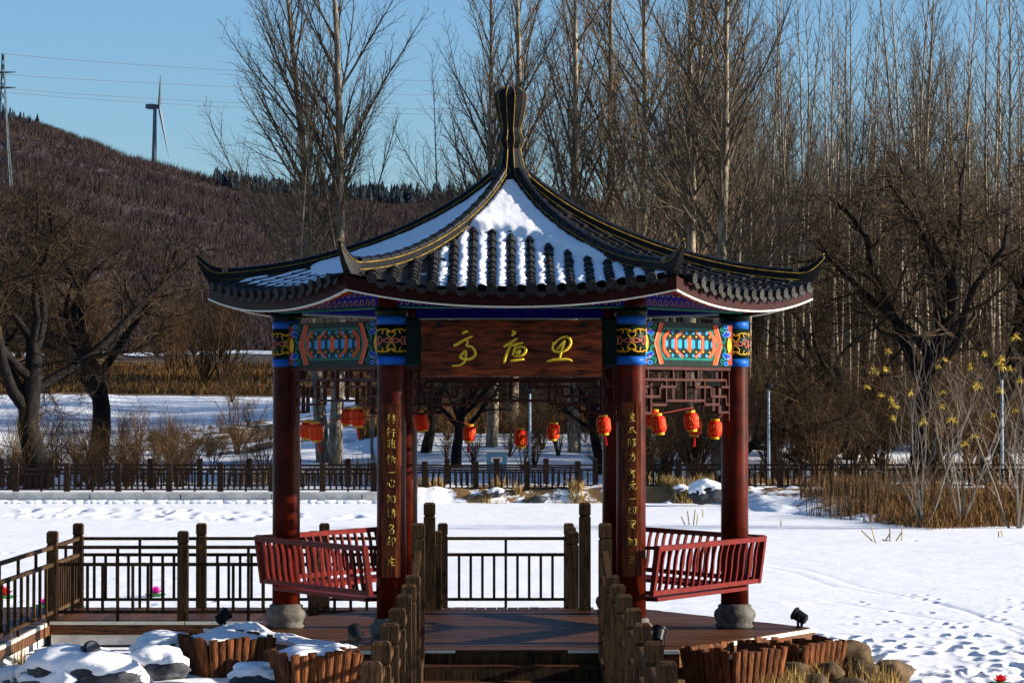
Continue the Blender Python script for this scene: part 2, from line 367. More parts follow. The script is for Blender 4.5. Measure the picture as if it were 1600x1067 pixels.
# ---- turbine, pylon, wires
D = 2625; tb = thing('wind_turbine', P(241, 260, D), 'backlit grey-blue wind turbine seen edge-on behind the hill crest', 'wind turbine')
hub = P(246, 167, D); base = P(240, 290, D)
MB().tube([base, P(241.5, 171, D)], [2.6, 1.5], 12).build('tower', M['turbine'], tb, True)
MB().loft([[P(x, y0, D)+Vector((0,-1.8,0)), P(x, y0, D)+Vector((0,1.8,0)), P(x, y1, D)+Vector((0,1.8,0)), P(x, y1, D)+Vector((0,-1.8,0))] for x, y0, y1 in ((227,164,169),(229,162.5,170),(240,162.5,171),(247,164,170))]).build('nacelle', M['turbine'], tb)
MB().tube([hub, hub+Vector((2.2,0,0))], [1.6,.7], 10).build('hub', M['turbine'], tb, True)
Lb = 45
for a in (90+2, 210+2, 330+2):
    d = Vector((0, math.cos(R_(a)), -math.sin(R_(a)))); d.x = .17*max(-d.z, 0)+.02+d.y*(hub.x-CX)/D; d.normalize()
    c = hub+Vector((1.4,0,0)); q = Vector((1,0,0))
    MB().loft([[c+d*Lb*t+q*w_+d.cross(q)*0, c+d*Lb*t+d.cross(q)*w_*1.4, c+d*Lb*t-q*w_, c+d*Lb*t-d.cross(q)*w_*1.4] for t, w_ in ((0,.9),(.12,1.5),(.5,1.0),(1,.25))]).build('blade', M['turbine'], tb)
D = 1020; py_ = thing('power_pylon', P(4, 290, D), 'steel lattice power pylon at the left edge of the hill', 'pylon')
legs = MB(); br = MB()
def pw(t): return 5.0*(1-t)**1.4+.7      # half width over the height
top = P(1, 83, D); bot = P(4, 292, D); Hh = top.z-bot.z
def pp(t, sx, sy): return Vector((bot.x+sx*pw(t)*.5, bot.y+sy*pw(t)*.5, bot.z+Hh*t))
ts = [0,.14,.26,.37,.47,.56,.64,.72,.79,.86,.93,1]
for sx in (-1,1):
    for sy in (-1,1): MB().tube([pp(t,sx,sy) for t in ts], .16, 4).build('leg', M['steel'], py_)
for i in range(len(ts)-1):
    for a, b in (((-1,-1),(1,-1)),((1,-1),(1,1)),((1,1),(-1,1)),((-1,1),(-1,-1))):
        br.tube([pp(ts[i],*a), pp(ts[i+1],*b)], .09, 3); br.tube([pp(ts[i],*b), pp(ts[i+1],*a)], .09, 3)
br.build('bracing', M['steel'], py_)
for yy in (113, 137):
    c = P(1, yy, D)
    MB().tube([c+Vector((-7,0,.2)), c, c+Vector((5.0,0,.1))], [.12,.4,.12], 4).build('cross_arm', M['steel'], py_)
for k, (ya, yb, ym, lab) in enumerate(((84,108,128,'topmost'),(116,134,150,'second highest'),(138,159,172,'third highest'),(144,166,180,'lowest'))):
    pts = [P(x_, y_, D+(x_-5)*.3) for x_, y_ in ((6,ya),(100,ya+(yb-ya)*.36),(200,ya+(yb-ya)*.66),(330,yb),(470,yb+(ym-yb)*.38),(650,ym-2),(900,ym-4),(1200,ym-24),(1500,ym-60))]
    o = MB().tube(pts, .075, 4).build('power_line', M['cable']); tag(o, 'thin power line crossing the sky from the pylon, the %s' % lab, 'power line', 'power lines in the sky')

# ================================================================== PAVILION
DECK = .73
pav = thing('pavilion', (0, 0, DECK), 'hexagonal pavilion with curved dark tiled roof, snow and red columns', 'pavilion')
S_ = 2.5
hexv = [Vector((S_*math.cos(R_(60*k)), S_*math.sin(R_(60*k)), 0)) for k in range(6)]   # 0 right, 3 left, 4 front left, 5 front right
rt = np.array([(.0,6.02),(.164,5.857),(.38,5.657),(.70,5.457),(1.06,5.264),(1.41,5.114),(1.81,4.971),(2.27,4.85),(2.63,4.786),(2.99,4.738),(3.24,4.718),(3.42,4.712)])
pc = np.polyfit(rt[:,0], rt[:,1], 5)
def rtop(r): return np.polyval(pc, r)
AE = 2.94
def surf(a, w_):
    r = a/.8660254; q = np.clip(np.abs(w_)/np.maximum(r*.5, 1e-4), 0, 1)
    return rtop(r)-.145-.175*(r/3.4)**2*(1-q**2.2)
def frame(k):
    "outward direction and tangent of roof face k (0 = front, counted counter-clockwise)"
    th = R_(-90+60*k); return Vector((math.cos(th), math.sin(th), 0)), Vector((-math.sin(th), math.cos(th), 0))
def fp(k, a, w_, dz=0):
    n_, t_ = frame(k); v = n_*a+t_*w_; v.z = float(surf(a, w_))+dz; return v
# columns
FACES = {0:(4,5), 1:(5,0), 2:(0,1), 3:(1,2), 4:(2,3), 5:(3,4)}
def cyl_stroke(mb, cx, cy, r, ang0, strokes, scale, zc, rad):
    for st in strokes:
        pts = []
        for u_, v_ in st:
            a = ang0+u_*scale/r; pts.append((cx+(r+rad*.3)*math.cos(a), cy+(r+rad*.3)*math.sin(a), zc+v_*scale))
        mb.tube(smooth_path(pts), rad, 5)
def smooth_path(pts, k=3):
    pts = [Vector(p) for p in pts]
    if len(pts) < 3: return pts
    out = []
    for i in range(len(pts)-1):
        p0, p1, p2, p3 = pts[max(i-1,0)], pts[i], pts[i+1], pts[min(i+2,len(pts)-1)]
        for j in range(k):
            t = j/k; out.append(.5*((2*p1)+(p2-p0)*t+(2*p0-5*p1+4*p2-p3)*t*t+(3*p1-p0-3*p2+p3)*t*t*t))
    return out+[pts[-1]]
GOLDST = [[(-.95,.62),(-.75,.75),(-.55,.6),(-.65,.45)],[(-.6,.72),(-.3,.72),(-.1,.5)],[(.0,.1),(-.25,.4),(-.2,.7),(0,.55),(.2,.7),(.25,.4),(0,.1)],
          [(.95,.62),(.75,.75),(.55,.6),(.65,.45)],[(.6,.72),(.3,.72),(.1,.5)]]
GOLDST += [[(u_,-v_) for u_, v_ in st] for st in GOLDST]
PINKST = [[(.1,0),(.3,.18),(.6,.12),(.75,0),(.6,-.12),(.3,-.18),(.1,0)],[(.75,0),(.95,.1),(1.1,.35),(1.3,.3),(1.35,0),(1.3,-.3),(1.1,-.35),(.95,-.1),(.75,0)]]
PINKST += [[(-u_,v_) for u_, v_ in st] for st in PINKST]+[[(.1*math.cos(a),.1*math.sin(a)) for a in np.linspace(0,6.283,9)]]
for k, p in enumerate(hexv):
    c = MB().lathe([(.155,.98),(.152,2.4),(.150,4.25),(.14,4.47)], 24, (p.x,p.y,0)).build('column', M['red'], pav, True)
    MB().lathe([(.158,4.055),(.158,4.14)], 24, (p.x,p.y,0)).build('blue_band', M['blue'], c, True)
    MB().lathe([(.158,3.635),(.158,3.722)], 24, (p.x,p.y,0)).build('blue_band', M['blue'], c, True)
    MB().lathe([(.155,3.724),(.155,4.053)], 24, (p.x,p.y,0)).build('green_band', M['dgreen'], c, True)
    MB().lathe([(.17,4.142),(.175,4.232)], 24, (p.x,p.y,0)).build('column_head', M['dgreen'], c, True)
    gs = MB(); ps = MB()
    for a in (-90, 30, 150):
        cyl_stroke(gs, p.x, p.y, .156, R_(a), GOLDST, .16, 3.888, .007); cyl_stroke(ps, p.x, p.y, .156, R_(a), PINKST, .115, 3.888, .0065)
    gs.build('gold_scroll', M['yellow'], c, True); ps.build('pink_scroll', M['pink'], c, True)
    MB().lathe([(.20,DECK),(.225,DECK+.03),(.20,DECK+.055),(.215,DECK+.09),(.235,DECK+.14),(.225,DECK+.19),(.185,DECK+.225),(.19,DECK+.25),(.16,DECK+.27)], 28, (p.x,p.y,0)).build('plinth', M['stone'], c, True)
# lattice pattern and painted panel pattern, in picture units of one bay
HB = [(555,310,1080),(655,340,1040),(720,310,385),(720,480,610),(720,770,900),(720,995,1070),(810,340,475),(810,905,1040),(848,530,850),(885,310,345),(885,410,530),(885,850,970),(885,1035,1070),(960,310,410),(960,970,1070)]
VB = [(314,545,1040),(1066,545,1040),(380,560,650),(585,560,650),(690,560,845),(795,560,650),(1000,560,650),(340,660,716),(528,660,885),(610,660,716),(770,660,716),(852,660,885),(1040,660,716),(402,724,956),(475,724,806),(905,724,806),(975,724,956),(340,814,881),(1040,814,881)]
unit = MB().box((0,0,0),(1,1,1)).mesh('bar', M['lattice'])
cell = {}
for k, (i0, i1) in FACES.items():
    A, B = hexv[i0], hexv[i1]; t_ = (B-A).normalized(); mid = (A+B)/2; n_ = mid.normalized()
    rot = Matrix((( t_.x, n_.x, 0), (t_.y, n_.y, 0), (0,0,1))).to_4x4()     # x along the bay, y outwards
    def at(u_, z_, off): v = mid+t_*u_+n_*off; v.z = z_; return v
    def bx(mb, u0, u1, z0, z1, o0, o1): return mb.box(at((u0+u1)/2, (z0+z1)/2, (o0+o1)/2), (u1-u0, o1-o0, z1-z0), rot.to_3x3())
    # upper beam with gold scrolls, green edge
    ub = bx(MB(), -1.19, 1.19, 4.236, 4.50, -.05, .13).build('upper_beam', M['dblue'], pav)
    bx(MB(), -1.19, 1.19, 4.224, 4.242, .02, .145).build('green_edge', M['teal'], ub)
    sc = MB()
    for j in range(18):
        u0 = -1.15+j*.129; z0 = 4.292
        st = [(0,-.04),(.02,.01),(.05,.03),(.085,.01),(.08,-.03),(.055,-.035),(.05,-.01)]
        sc.tube(smooth_path([at(u0+a, z0+b*.9, .132) for a, b in st], 2), .0048, 4)
        sc.tube(smooth_path([at(u0+a+.064, z0+.085-b*.6, .132) for a, b in st], 2), .0042, 4)
    sc.build('gold_scroll', M['gold'], ub)
    # painted beam
    pn = bx(MB(), -1.11, 1.11, 3.63, 4.105, -.045, .045).build('painted_beam', M['dgreen'], pav)
    if k in (1,5):
        def U(x_): return (x_-672)/358*1.09
        def Zz(y_): return 3.868+(325-y_)/228*.225
        def layer(mb, pts, o, th=.004):
            pts = [at(U(x_), Zz(y_), o) for x_, y_ in pts]; pts2 = [p+n_*th for p in pts]
            mb.loft([pts, pts2])
        def strip(mb, path, wd, o):
            for (x0,y0),(x1,y1) in zip(path[:-1], path[1:]):
                dx, dy = x1-x0, y1-y0; l = math.hypot(dx,dy); ox, oy = -dy/l*wd/2, dx/l*wd/2
                layer(mb, [(x0+ox,y0+oy),(x1+ox,y1+oy),(x1-ox,y1-oy),(x0-ox,y0-oy)], o)
        def blob(mb, cx, cy, rx, ry, o, nn=12): layer(mb, [(cx+rx*math.cos(a), cy+ry*math.sin(a)) for a in np.linspace(0, 6.283, nn+1)[:-1]], o)
        G = {c_: MB() for c_ in ('teal','orange','pink','cyan','yellow','dblue','dgreen','rafter')}
        layer(G['teal'], [(478,150),(866,150),(910,325),(866,500),(478,500),(434,325)], .046)
        layer(G['dgreen'], [(492,175),(852,175),(890,325),(852,475),(492,475),(454,325)], .051)
        for mir in (0,1):
            f = (lambda L: [(1344-a, b) for a, b in L]) if mir else (lambda L: L)
            layer(G['rafter'], f([(316,105),(352,105),(352,545),(316,545)]), .046)
            strip(G['orange'], f([(462,104),(420,325),(462,546)]), 32, .047); strip(G['pink'], f([(447,104),(405,325),(447,546)]), 10, .052)
            layer(G['yellow'], f([(322,325),(330,260),(345,235),(356,280),(358,325),(356,370),(345,415),(330,390)]), .051)
            for sg in (1,-1):
                q = lambda y_: 325+sg*(y_-325)
                for (bx_, by_, r1, c_) in ((370,120,20,'cyan'),(360,195,30,'cyan'),(378,215,22,'cyan')):
                    xx, yy = f([(bx_, q(by_))])[0]; blob(G[c_], xx, yy, r1, r1*1.2, .051); blob(G['dblue'], xx, yy, r1*.6, r1*.75, .056)
                xx, yy = f([(360, q(185))])[0]; blob(G['orange'], xx, yy, 8, 9, .061)
                strip(G['teal'], f([(400,q(110)),(418,q(150)),(400,q(175)),(388,q(155)),(402,q(145))]), 11, .051)
                strip(G['teal'], f([(395,q(215)),(372,q(265)),(392,q(310)),(400,q(280))]), 12, .051)
        for x_ in (490,545,598,648,703,755,810,860):
            yy = 55 if x_ not in (490,860) else 42
            layer(G['cyan'], [(x_,325-yy),(x_+15,325-yy+18),(x_+15,325+yy-18),(x_,325+yy),(x_-15,325+yy-18),(x_-15,325-yy+18)], .056)
        for x_ in (540,648,703,598,755,810):
            for yy in (200,450): layer(G['cyan'], [(x_,yy-22),(x_+10,yy-8),(x_+10,yy+8),(x_,yy+22),(x_-10,yy+8),(x_-10,yy-8)], .057)
        layer(G['orange'], [(672,236),(693,262),(687,325),(693,388),(672,414),(651,388),(657,325),(651,262)], .0575)
        for x0, x1 in ((622,567),(722,777),(515,475),(829,869)):
            strip(G['orange'], [(x0,180),(x1,256),(x1,394),(x0,470)], 27, .0565); strip(G['pink'], [(x0-5,188),(x1-5,260),(x1-5,390),(x0-5,462)], 5, .062)
        for x_ in (515,567,622,672,722,777,829):
            for yy in (242,408): layer(G['yellow'], [(x_,yy-10),(x_+9,yy),(x_,yy+10),(x_-9,yy)], .064)
        for c_, mb in G.items(): tag(mb.build('painted_ornament', M[c_], pn), kind='stuff')
    # lattice of separate bars
    la = bx(MB(), -1.11, 1.11, 3.590, 3.624, -.025, .03).build('lattice', M['lattice'], pav)
    def lu(x_): return (x_-690)/380*1.09
    def lz(y_): return 3.612-(y_-545)/430*.50
    for y_, x0, x1 in HB[1:]:
        link('bar', unit, la, Matrix.Translation(at((lu(x0)+lu(x1))/2, lz(y_), 0)) @ rot @ Matrix.Diagonal((lu(x1)-lu(x0), .042, .026, 1)))
    for x_, y0, y1 in VB:
        z0, z1 = lz(y1), min(lz(y0), 3.588); link('bar', unit, la, Matrix.Translation(at(lu(x_), (z0+z1)/2, 0)) @ rot @ Matrix.Diagonal((.024, .038, z1-z0, 1)))
    # bench with bowed back rails on the four closed sides
    if k in (0, 3): continue
    bn = bx(MB(), -1.10, 1.10, 1.165, 1.205, -.22, .235).build('bench', M['redbright'], pav)
    e = 1.29
    bx(MB(), -e, e, 1.235, 1.285, .245, .29).build('lower_rail', M['redbright'], bn)
    bx(MB(), -e, e, 1.70, 1.755, .315, .365).build('top_rail', M['redbright'], bn)
    for s in (-1, 1):
        mb = MB(); mb.loft([[at(s*e-.027,1.232,.243), at(s*e+.027,1.232,.243), at(s*e+.027,1.232,.293), at(s*e-.027,1.232,.293)], [at(s*e-.027,1.758,.313), at(s*e+.027,1.758,.313), at(s*e+.027,1.758,.368), at(s*e-.027,1.758,.368)]]); mb.build('end_post', M['redbright'], bn)
        bx(MB(), s*1.19-.02, s*1.19+.02, 1.71, 1.745, .10, .315).build('tie', M['red'], bn)
        bx(MB(), s*1.19-.02, s*1.19+.02, 1.245, 1.28, .08, .245).build('tie', M['red'], bn)
    prof = [(1.28,.268),(1.36,.285),(1.45,.296),(1.54,.302),(1.62,.314),(1.71,.340)]
    bal = MB(); 
    bal.loft([[Vector((sx*.014, o_+sy*.016, z_)) for sx, sy in ((-1,-1),(1,-1),(1,1),(-1,1))] for z_, o_ in prof])
    if 'bal' not in cell: cell['bal'] = bal.mesh('baluster', M['redbright'])
    for j in range(16):
        u_ = -e+2*e*(j+1)/17; link('baluster', cell['bal'], bn, Matrix.Translation(at(u_, 0, 0)) @ rot)
# ceiling
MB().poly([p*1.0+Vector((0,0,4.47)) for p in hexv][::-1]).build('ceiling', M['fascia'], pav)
# ---- roof
tilem = MB(); nseg = 7
tilem.loft([[Vector((-.0+x_, r*math.cos(a), r*math.sin(a)-.006)) for a in np.linspace(-.25, math.pi+.25, nseg)] for x_, r in ((0,.040),(.18,.050),(.183,.057),(.208,.057))], closed=False, cap=False)
tilem.f.append(tuple(range(len(tilem.v)-nseg, len(tilem.v))))
tile_me = tilem.mesh('roof_tile', M['tile'], False)
endm = MB(); endm.lathe([(.056,0),(.060,.012),(.048,.016),(.046,.012),(.020,.014),(.0,.020)], 14); end_me = endm.mesh('tile_end', M['tile'], True)
drm = MB(); drm.loft([[Vector((x_, y_, z_)) for y_, z_ in ((-.075,.0),(-.045,-.012),(0,-.02),(.045,-.012),(.075,0),(.05,-.055),(0,-.085),(-.05,-.055))] for x_ in (0,.014)]); drip_me = drm.mesh('drip_tile', M['tile'])
na, nw = 26, 24
for k in range(6):
    n_, t_ = frame(k)
    V = []; Q = []
    for i in range(na+1):
        a = .06+(AE-.06)*i/na
        for j in range(nw+1): V.append(fp(k, a, (j/nw*2-1)*a*.57735))
    for i in range(na):
        for j in range(nw): b = i*(nw+1)+j; Q.append((b, b+1, b+nw+2, b+nw+1))
    rf = mk('roof_slope', V, Q, M['tile'], pav, True)
    full = k in (0,1,5)
    rest = MB(); count = 0
    for r_ in range(-8, 9):
        w_ = r_*.203
        a0 = abs(w_)*1.732+.14; a1 = AE+.02
        nt_ = max(1, int(round((a1-a0)/.192)))
        for j in range(nt_):
            aa = a1-(j+1)*.192
            if aa < a0-.1: break
            p0 = fp(k, aa, w_, .01); p1 = fp(k, aa+.192, w_, .01); x_ = (p1-p0).normalized(); z_ = x_.cross(t_)*-1; z_ = t_.cross(x_)*-1 if t_.cross(x_).z < 0 else t_.cross(x_)
            y_ = z_.cross(x_)
            Mx = Matrix(((x_.x,y_.x,z_.x,p0.x),(x_.y,y_.y,z_.y,p0.y),(x_.z,y_.z,z_.z,p0.z),(0,0,0,1)))
            keep = k == 0 or (k in (1,5) and j < 5)
            if keep: link('roof_tile', tile_me, rf, Mx)
            else:
                b = len(rest.v); rest.v += [Mx @ v for v in tilem.v]; rest.f += [tuple(b+q for q in f) for f in tilem.f]
            if j == 0 and full:
                q0 = fp(k, AE+.045, w_, .012); x2 = Vector((n_.x, n_.y, -.12)).normalized(); z2 = t_.cross(x2)*-1; z2 = z2 if z2.z > 0 else -z2
                Me = Matrix(((t_.x, z2.x, x2.x, q0.x),(t_.y, z2.y, x2.y, q0.y),(t_.z, z2.z, x2.z, q0.z),(0,0,0,1)))
                link('tile_end', end_me, rf, Me)
                if r_ < 8:
                    q1 = fp(k, AE+.022, w_+.1015, -.002)
                    link('drip_tile', drip_me, rf, Matrix(((n_.x,t_.x,0,q1.x),(n_.y,t_.y,0,q1.y),(0,0,1,q1.z),(0,0,0,1))))
    if rest.v: tag(rest.build('roof_tile_rows', M['tile'], rf), kind='stuff')
    # fascia, pale trim line, soffit and rafters
    ws = np.linspace(-1, 1, 29)
    def strip_l(name, a0, a1, d0, d1, m, par=rf):
        mb = MB(); rings = []
        for q in ws:
            n0 = fp(k, a0, q*a0*.57735).xy; n1 = fp(k, a1, q*a1*.57735).xy
            zz = float(surf(AE, q*AE*.577))
            rings.append([Vector((n0.x,n0.y,zz+d0)), Vector((n1.x,n1.y,zz+d0)), Vector((n1.x,n1.y,zz+d1)), Vector((n0.x,n0.y,zz+d1))])
        mb.loft(rings); return mb.build(name, m, par)
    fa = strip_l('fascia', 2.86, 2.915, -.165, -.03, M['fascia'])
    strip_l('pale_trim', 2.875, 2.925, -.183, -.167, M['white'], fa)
    so = MB(); 
    for i in range(9):
        a = 2.86-(2.86-1.95)*i/8
        for q in ws:
            v = n_*a+t_*(q*a*.57735); v.z = float(surf(AE, q*AE*.577))-.10+(2.86-a)*.30; so.v.append(v)
    for i in range(8):
        for j in range(28): b = i*29+j; so.f.append((b, b+29, b+30, b+1))
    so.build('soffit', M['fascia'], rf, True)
    if full:
        for j in range(17):
            w_ = -1.55+j*.194; zz = float(surf(AE, w_))-.165
            p0 = n_*2.90+t_*w_; p1 = n_*2.15+t_*(w_*.80); p0.z = zz; p1.z = zz+.22
            MB().tube([p0,p1], .036, 4).build('rafter', M['rafter'], rf)
# hip ridges with upturned tips
cap = MB(); cap.loft([[Vector((x_, r*math.cos(a), r*math.sin(a)*.9)) for a in np.linspace(0, math.pi, 7)] for x_, r in ((0,.050),(.185,.052),(.187,.058),(.205,.058))], closed=False, cap=False); cap.f.append(tuple(range(len(cap.v)-7, len(cap.v))))
cap_me = cap.mesh('ridge_cap', M['ridge'], False)
for k in range(6):
    d = Vector((math.cos(R_(60*k)), math.sin(R_(60*k)), 0)); t_ = Vector((-d.y, d.x, 0))
    rr = list(np.linspace(.10, 3.22, 30)); rings = []; low = []; gl = [[],[],[],[]]; caps = []
    path = [(r, float(rtop(r))-.035, float(rtop(r))-.30) for r in rr]
    tip = [(3.30,4.700,4.50),(3.37,4.735,4.58),(3.43,4.785,4.67),(3.475,4.83,4.765),(3.505,4.862,4.845)]
    path += tip
    for i, (r, zt, zb) in enumerate(path):
        hw = .062 if i < 30 else .062*(1-(i-29)/6.5)
        c = d*r
        rings.append([c-t_*hw+Vector((0,0,zb)), c+t_*hw+Vector((0,0,zb)), c+t_*hw+Vector((0,0,zt)), c-t_*hw+Vector((0,0,zt))])
        for s, g_, zz in ((-1,0,zt-.012),(1,1,zt-.012),(-1,2,zt-.085),(1,3,zt-.085)):
            if zz > zb: gl[g_].append(c+t_*(hw+.004)*s+Vector((0,0,zz)))
        if i < 30: low.append([c-t_*.10+Vector((0,0,zt-.30)), c+t_*.10+Vector((0,0,zt-.30)), c+t_*.092+Vector((0,0,zt-.115)), c-t_*.092+Vector((0,0,zt-.115))])
    rg = MB().loft(rings).build('hip_ridge', M['ridge'], pav)
    MB().loft(low).build('ridge_course', M['ridge'], rg)
    for g_ in gl[:2]: MB().tube(g_, .0055, 4).build('gold_line', M['goldline'], rg)
    for g_ in gl[2:]: MB().tube(g_[:30], .005, 4).build('gold_line', M['goldline'], rg)
    tr = [d*r+Vector((0,0,z+.01)) for r, z, zb in path[29:]]
    MB().tube(tr, [.05,.045,.04,.034,.028,.02], 6).build('ridge_tip', M['ridge'], rg, True)
    MB().tube([p+Vector((0,0,.035)) for p in tr[1:]], .011, 4).build('gold_line', M['goldline'], rg)
    r = .16
    while r < 3.1:
        p0 = d*r+Vector((0,0,float(rtop(r))-.038)); p1 = d*(r+.2)+Vector((0,0,float(rtop(r+.2))-.038)); x_ = (p1-p0).normalized(); z_ = t_.cross(x_); z_ = z_ if z_.z > 0 else -z_; y_ = z_.cross(x_)
        link('ridge_cap', cap_me, rg, Matrix(((x_.x,y_.x,z_.x,p0.x),(x_.y,y_.y,z_.y,p0.y),(x_.z,y_.z,z_.z,p0.z),(0,0,0,1)))); r += .19*x_.xy.length
    cb = d*3.06; zz = float(rtop(3.4))-.15
    MB().box((cb.x, cb.y, zz-.10), (.22,.10,.19), Matrix.Rotation(R_(60*k), 3, 'Z')).build('corner_beam', M['fascia'], rg)
# finial
fin_prof = [(.25,5.64),(.225,5.76),(.165,5.85),(.145,5.92),(.128,5.99),(.112,6.07),(.150,6.14),(.155,6.17),(.118,6.25),(.115,6.30),(.135,6.37),(.165,6.50),(.182,6.60),(.190,6.66),(.150,6.715),(.085,6.755),(.0,6.76)]
nf = 12
fin = MB().loft([[Vector((r*math.cos(2*math.pi*(j+.5)/nf), r*math.sin(2*math.pi*(j+.5)/nf), z)) for j in range(nf)] for r, z in fin_prof]).build('finial', M['ridge'], pav)
for j in range(nf):
    a = 2*math.pi*(j+.5)/nf
    MB().tube([((r+.003)*math.cos(a), (r+.003)*math.sin(a), z) for r, z in fin_prof[1:-1]], .0038, 4).build('gold_line', M['goldline'], fin)
# snow lying on the roof
def roof_snow(k, fn, label, res=.022):
    aa = np.arange(.16, AE-.01, res); ww = np.arange(-1.66, 1.66, res)
    A, W = np.meshgrid(aa, ww, indexing='ij'); T = fn(A, W)
    T = np.where(np.abs(W) < A*.577-.075, T, 0)
    n_, t_ = frame(k)
    Zs = surf(A, W)+np.where(T > .006, T, -.02)
    V = np.stack([n_.x*A+t_.x*W, n_.y*A+t_.y*W, Zs], -1).reshape(-1,3)
    ok = T > .006; I = np.arange(A.size).reshape(A.shape)
    m = ok[:-1,:-1] | ok[1:,:-1] | ok[:-1,1:] | ok[1:,1:]
    Qd = np.stack([I[:-1,:-1], I[1:,:-1], I[1:,1:], I[:-1,1:]], -1)[m]
    if n_.cross(t_).z > 0: pass
    o = npmesh('roof_snow', V, Qd, M['snow']); tag(o, label, 'snow', kind='stuff')
def chan(W): return np.abs(((W/.203+.5) % 1)-.5)*2       # 0 on a tile row, 1 mid channel
def f_front(A, W):
    ns = fbm(A*3.5, W*3.5, 61); n2 = fbm(A*11, W*11, 65)
    a1 = np.where(W < 0, 1.03+.25*W, np.maximum(1.03, 1.0+np.maximum(W-.05,0)*.95))+.10*ns
    cov = sstep(.08, -.06, A-a1)*sstep(-.62, -.48, W+.12*ns-.18*np.maximum(A-.8,0))
    ch = (.020+.022*sstep(.25,.85,chan(W)))*sstep(-1.0,-.45, W+.35*ns-.12*(A-2.0))*sstep(.2,.5,chan(W)+.25*n2)
    return np.maximum(cov*(.098+.014*ns+.006*n2), ch*(1+.6*n2))
roof_snow(0, f_front, 'white snow on the upper front roof slope and between its tiles')
def f_left(A, W):
    ns = fbm(A*3, W*3, 71); n2 = fbm(A*9, W*9, 75)
    cov = sstep(.12, -.1, A-2.25-.10*ns-.25*W)
    ch = (.024+.03*sstep(.2,.8,chan(W)))*sstep(-.5,.1, .35+ns-.25*(A-2.2))*sstep(.1,.5,chan(W)+.3*n2)*sstep(AE-.1, AE-.35, A)
    return np.maximum(cov*(.095+.02*ns+.008*n2), ch)
roof_snow(5, f_left, 'smooth shaded snow on the left roof slope')
# ---- name board with gilded brush characters
def strokes_on(origin, ux, uz, un, strokes, rad, mat_, parent, name='character'):
    mb = MB()
    for st in strokes:
        pts = smooth_path([origin+ux*u_+uz*v_ for u_, v_ in st], 3); m = len(pts)
        rr = [rad*(.75+.5*math.sin(math.pi*min(1, (i+1)/(m+.0)))) for i in range(m)]
        b = len(mb.v); mb.tube(pts, rr, 6)
    return mb.build(name, mat_, parent, True)
nb = thing('name_board', (0, -2.45, 3.5), 'wide brown wooden name board with three gold characters over the entrance', 'sign')
tl = Matrix.Rotation(R_(-7), 3, 'X')
bc = Vector((.0, -2.46, 3.80)); W_, H_ = 1.87, .585
for j in range(5): MB().box(bc+tl@Vector((0,0,-H_/2+H_*(j+.5)/5)), (W_,.045,H_/5-.002), tl).build('plank', M['board'], nb)
for s in (-1,1): MB().box(bc+tl@Vector((s*.75,.06,.24)), (.05,.26,.05), tl).build('hanger', M['black'], nb)
CH = [[[(385,200),(405,182),(430,182)],[(310,292),(340,280),(400,245),(470,215)],[(412,245),(428,268),(415,290),(460,300),(490,340),(485,370),(450,395),(400,396),(365,380),(400,340),(411,335),(412,380),(400,420),(360,445),(298,450)]],
      [[(790,215),(820,190),(795,178)],[(725,300),(780,270),(840,232)],[(795,265),(762,330),(738,390),(728,430)],[(795,292),(830,280),(885,268)],[(828,285),(812,330),(800,372)],[(830,312),(870,300),(905,312),(905,342),(870,370),(815,375)],[(822,347),(860,330),(850,352),(828,360)],[(780,412),(830,408),(895,398)]],
      [[(1140,262),(1131,310),(1146,336),(1190,340),(1232,330),(1268,300),(1282,262),(1262,228),(1222,224),(1170,252),(1142,290)],[(1238,252),(1210,275),(1165,325)],[(1235,262),(1206,330),(1186,396)],[(1085,415),(1130,405),(1200,401),(1260,401),(1292,413)]]]
for ch in CH: strokes_on(bc+tl@Vector((0,-.026,0)), tl@Vector((1,0,0))*(W_/1500), tl@Vector((0,0,-1))*(H_/440), None, [[(a-790, b-312) for a, b in st] for st in ch], .0135, M['goldtext'], nb)
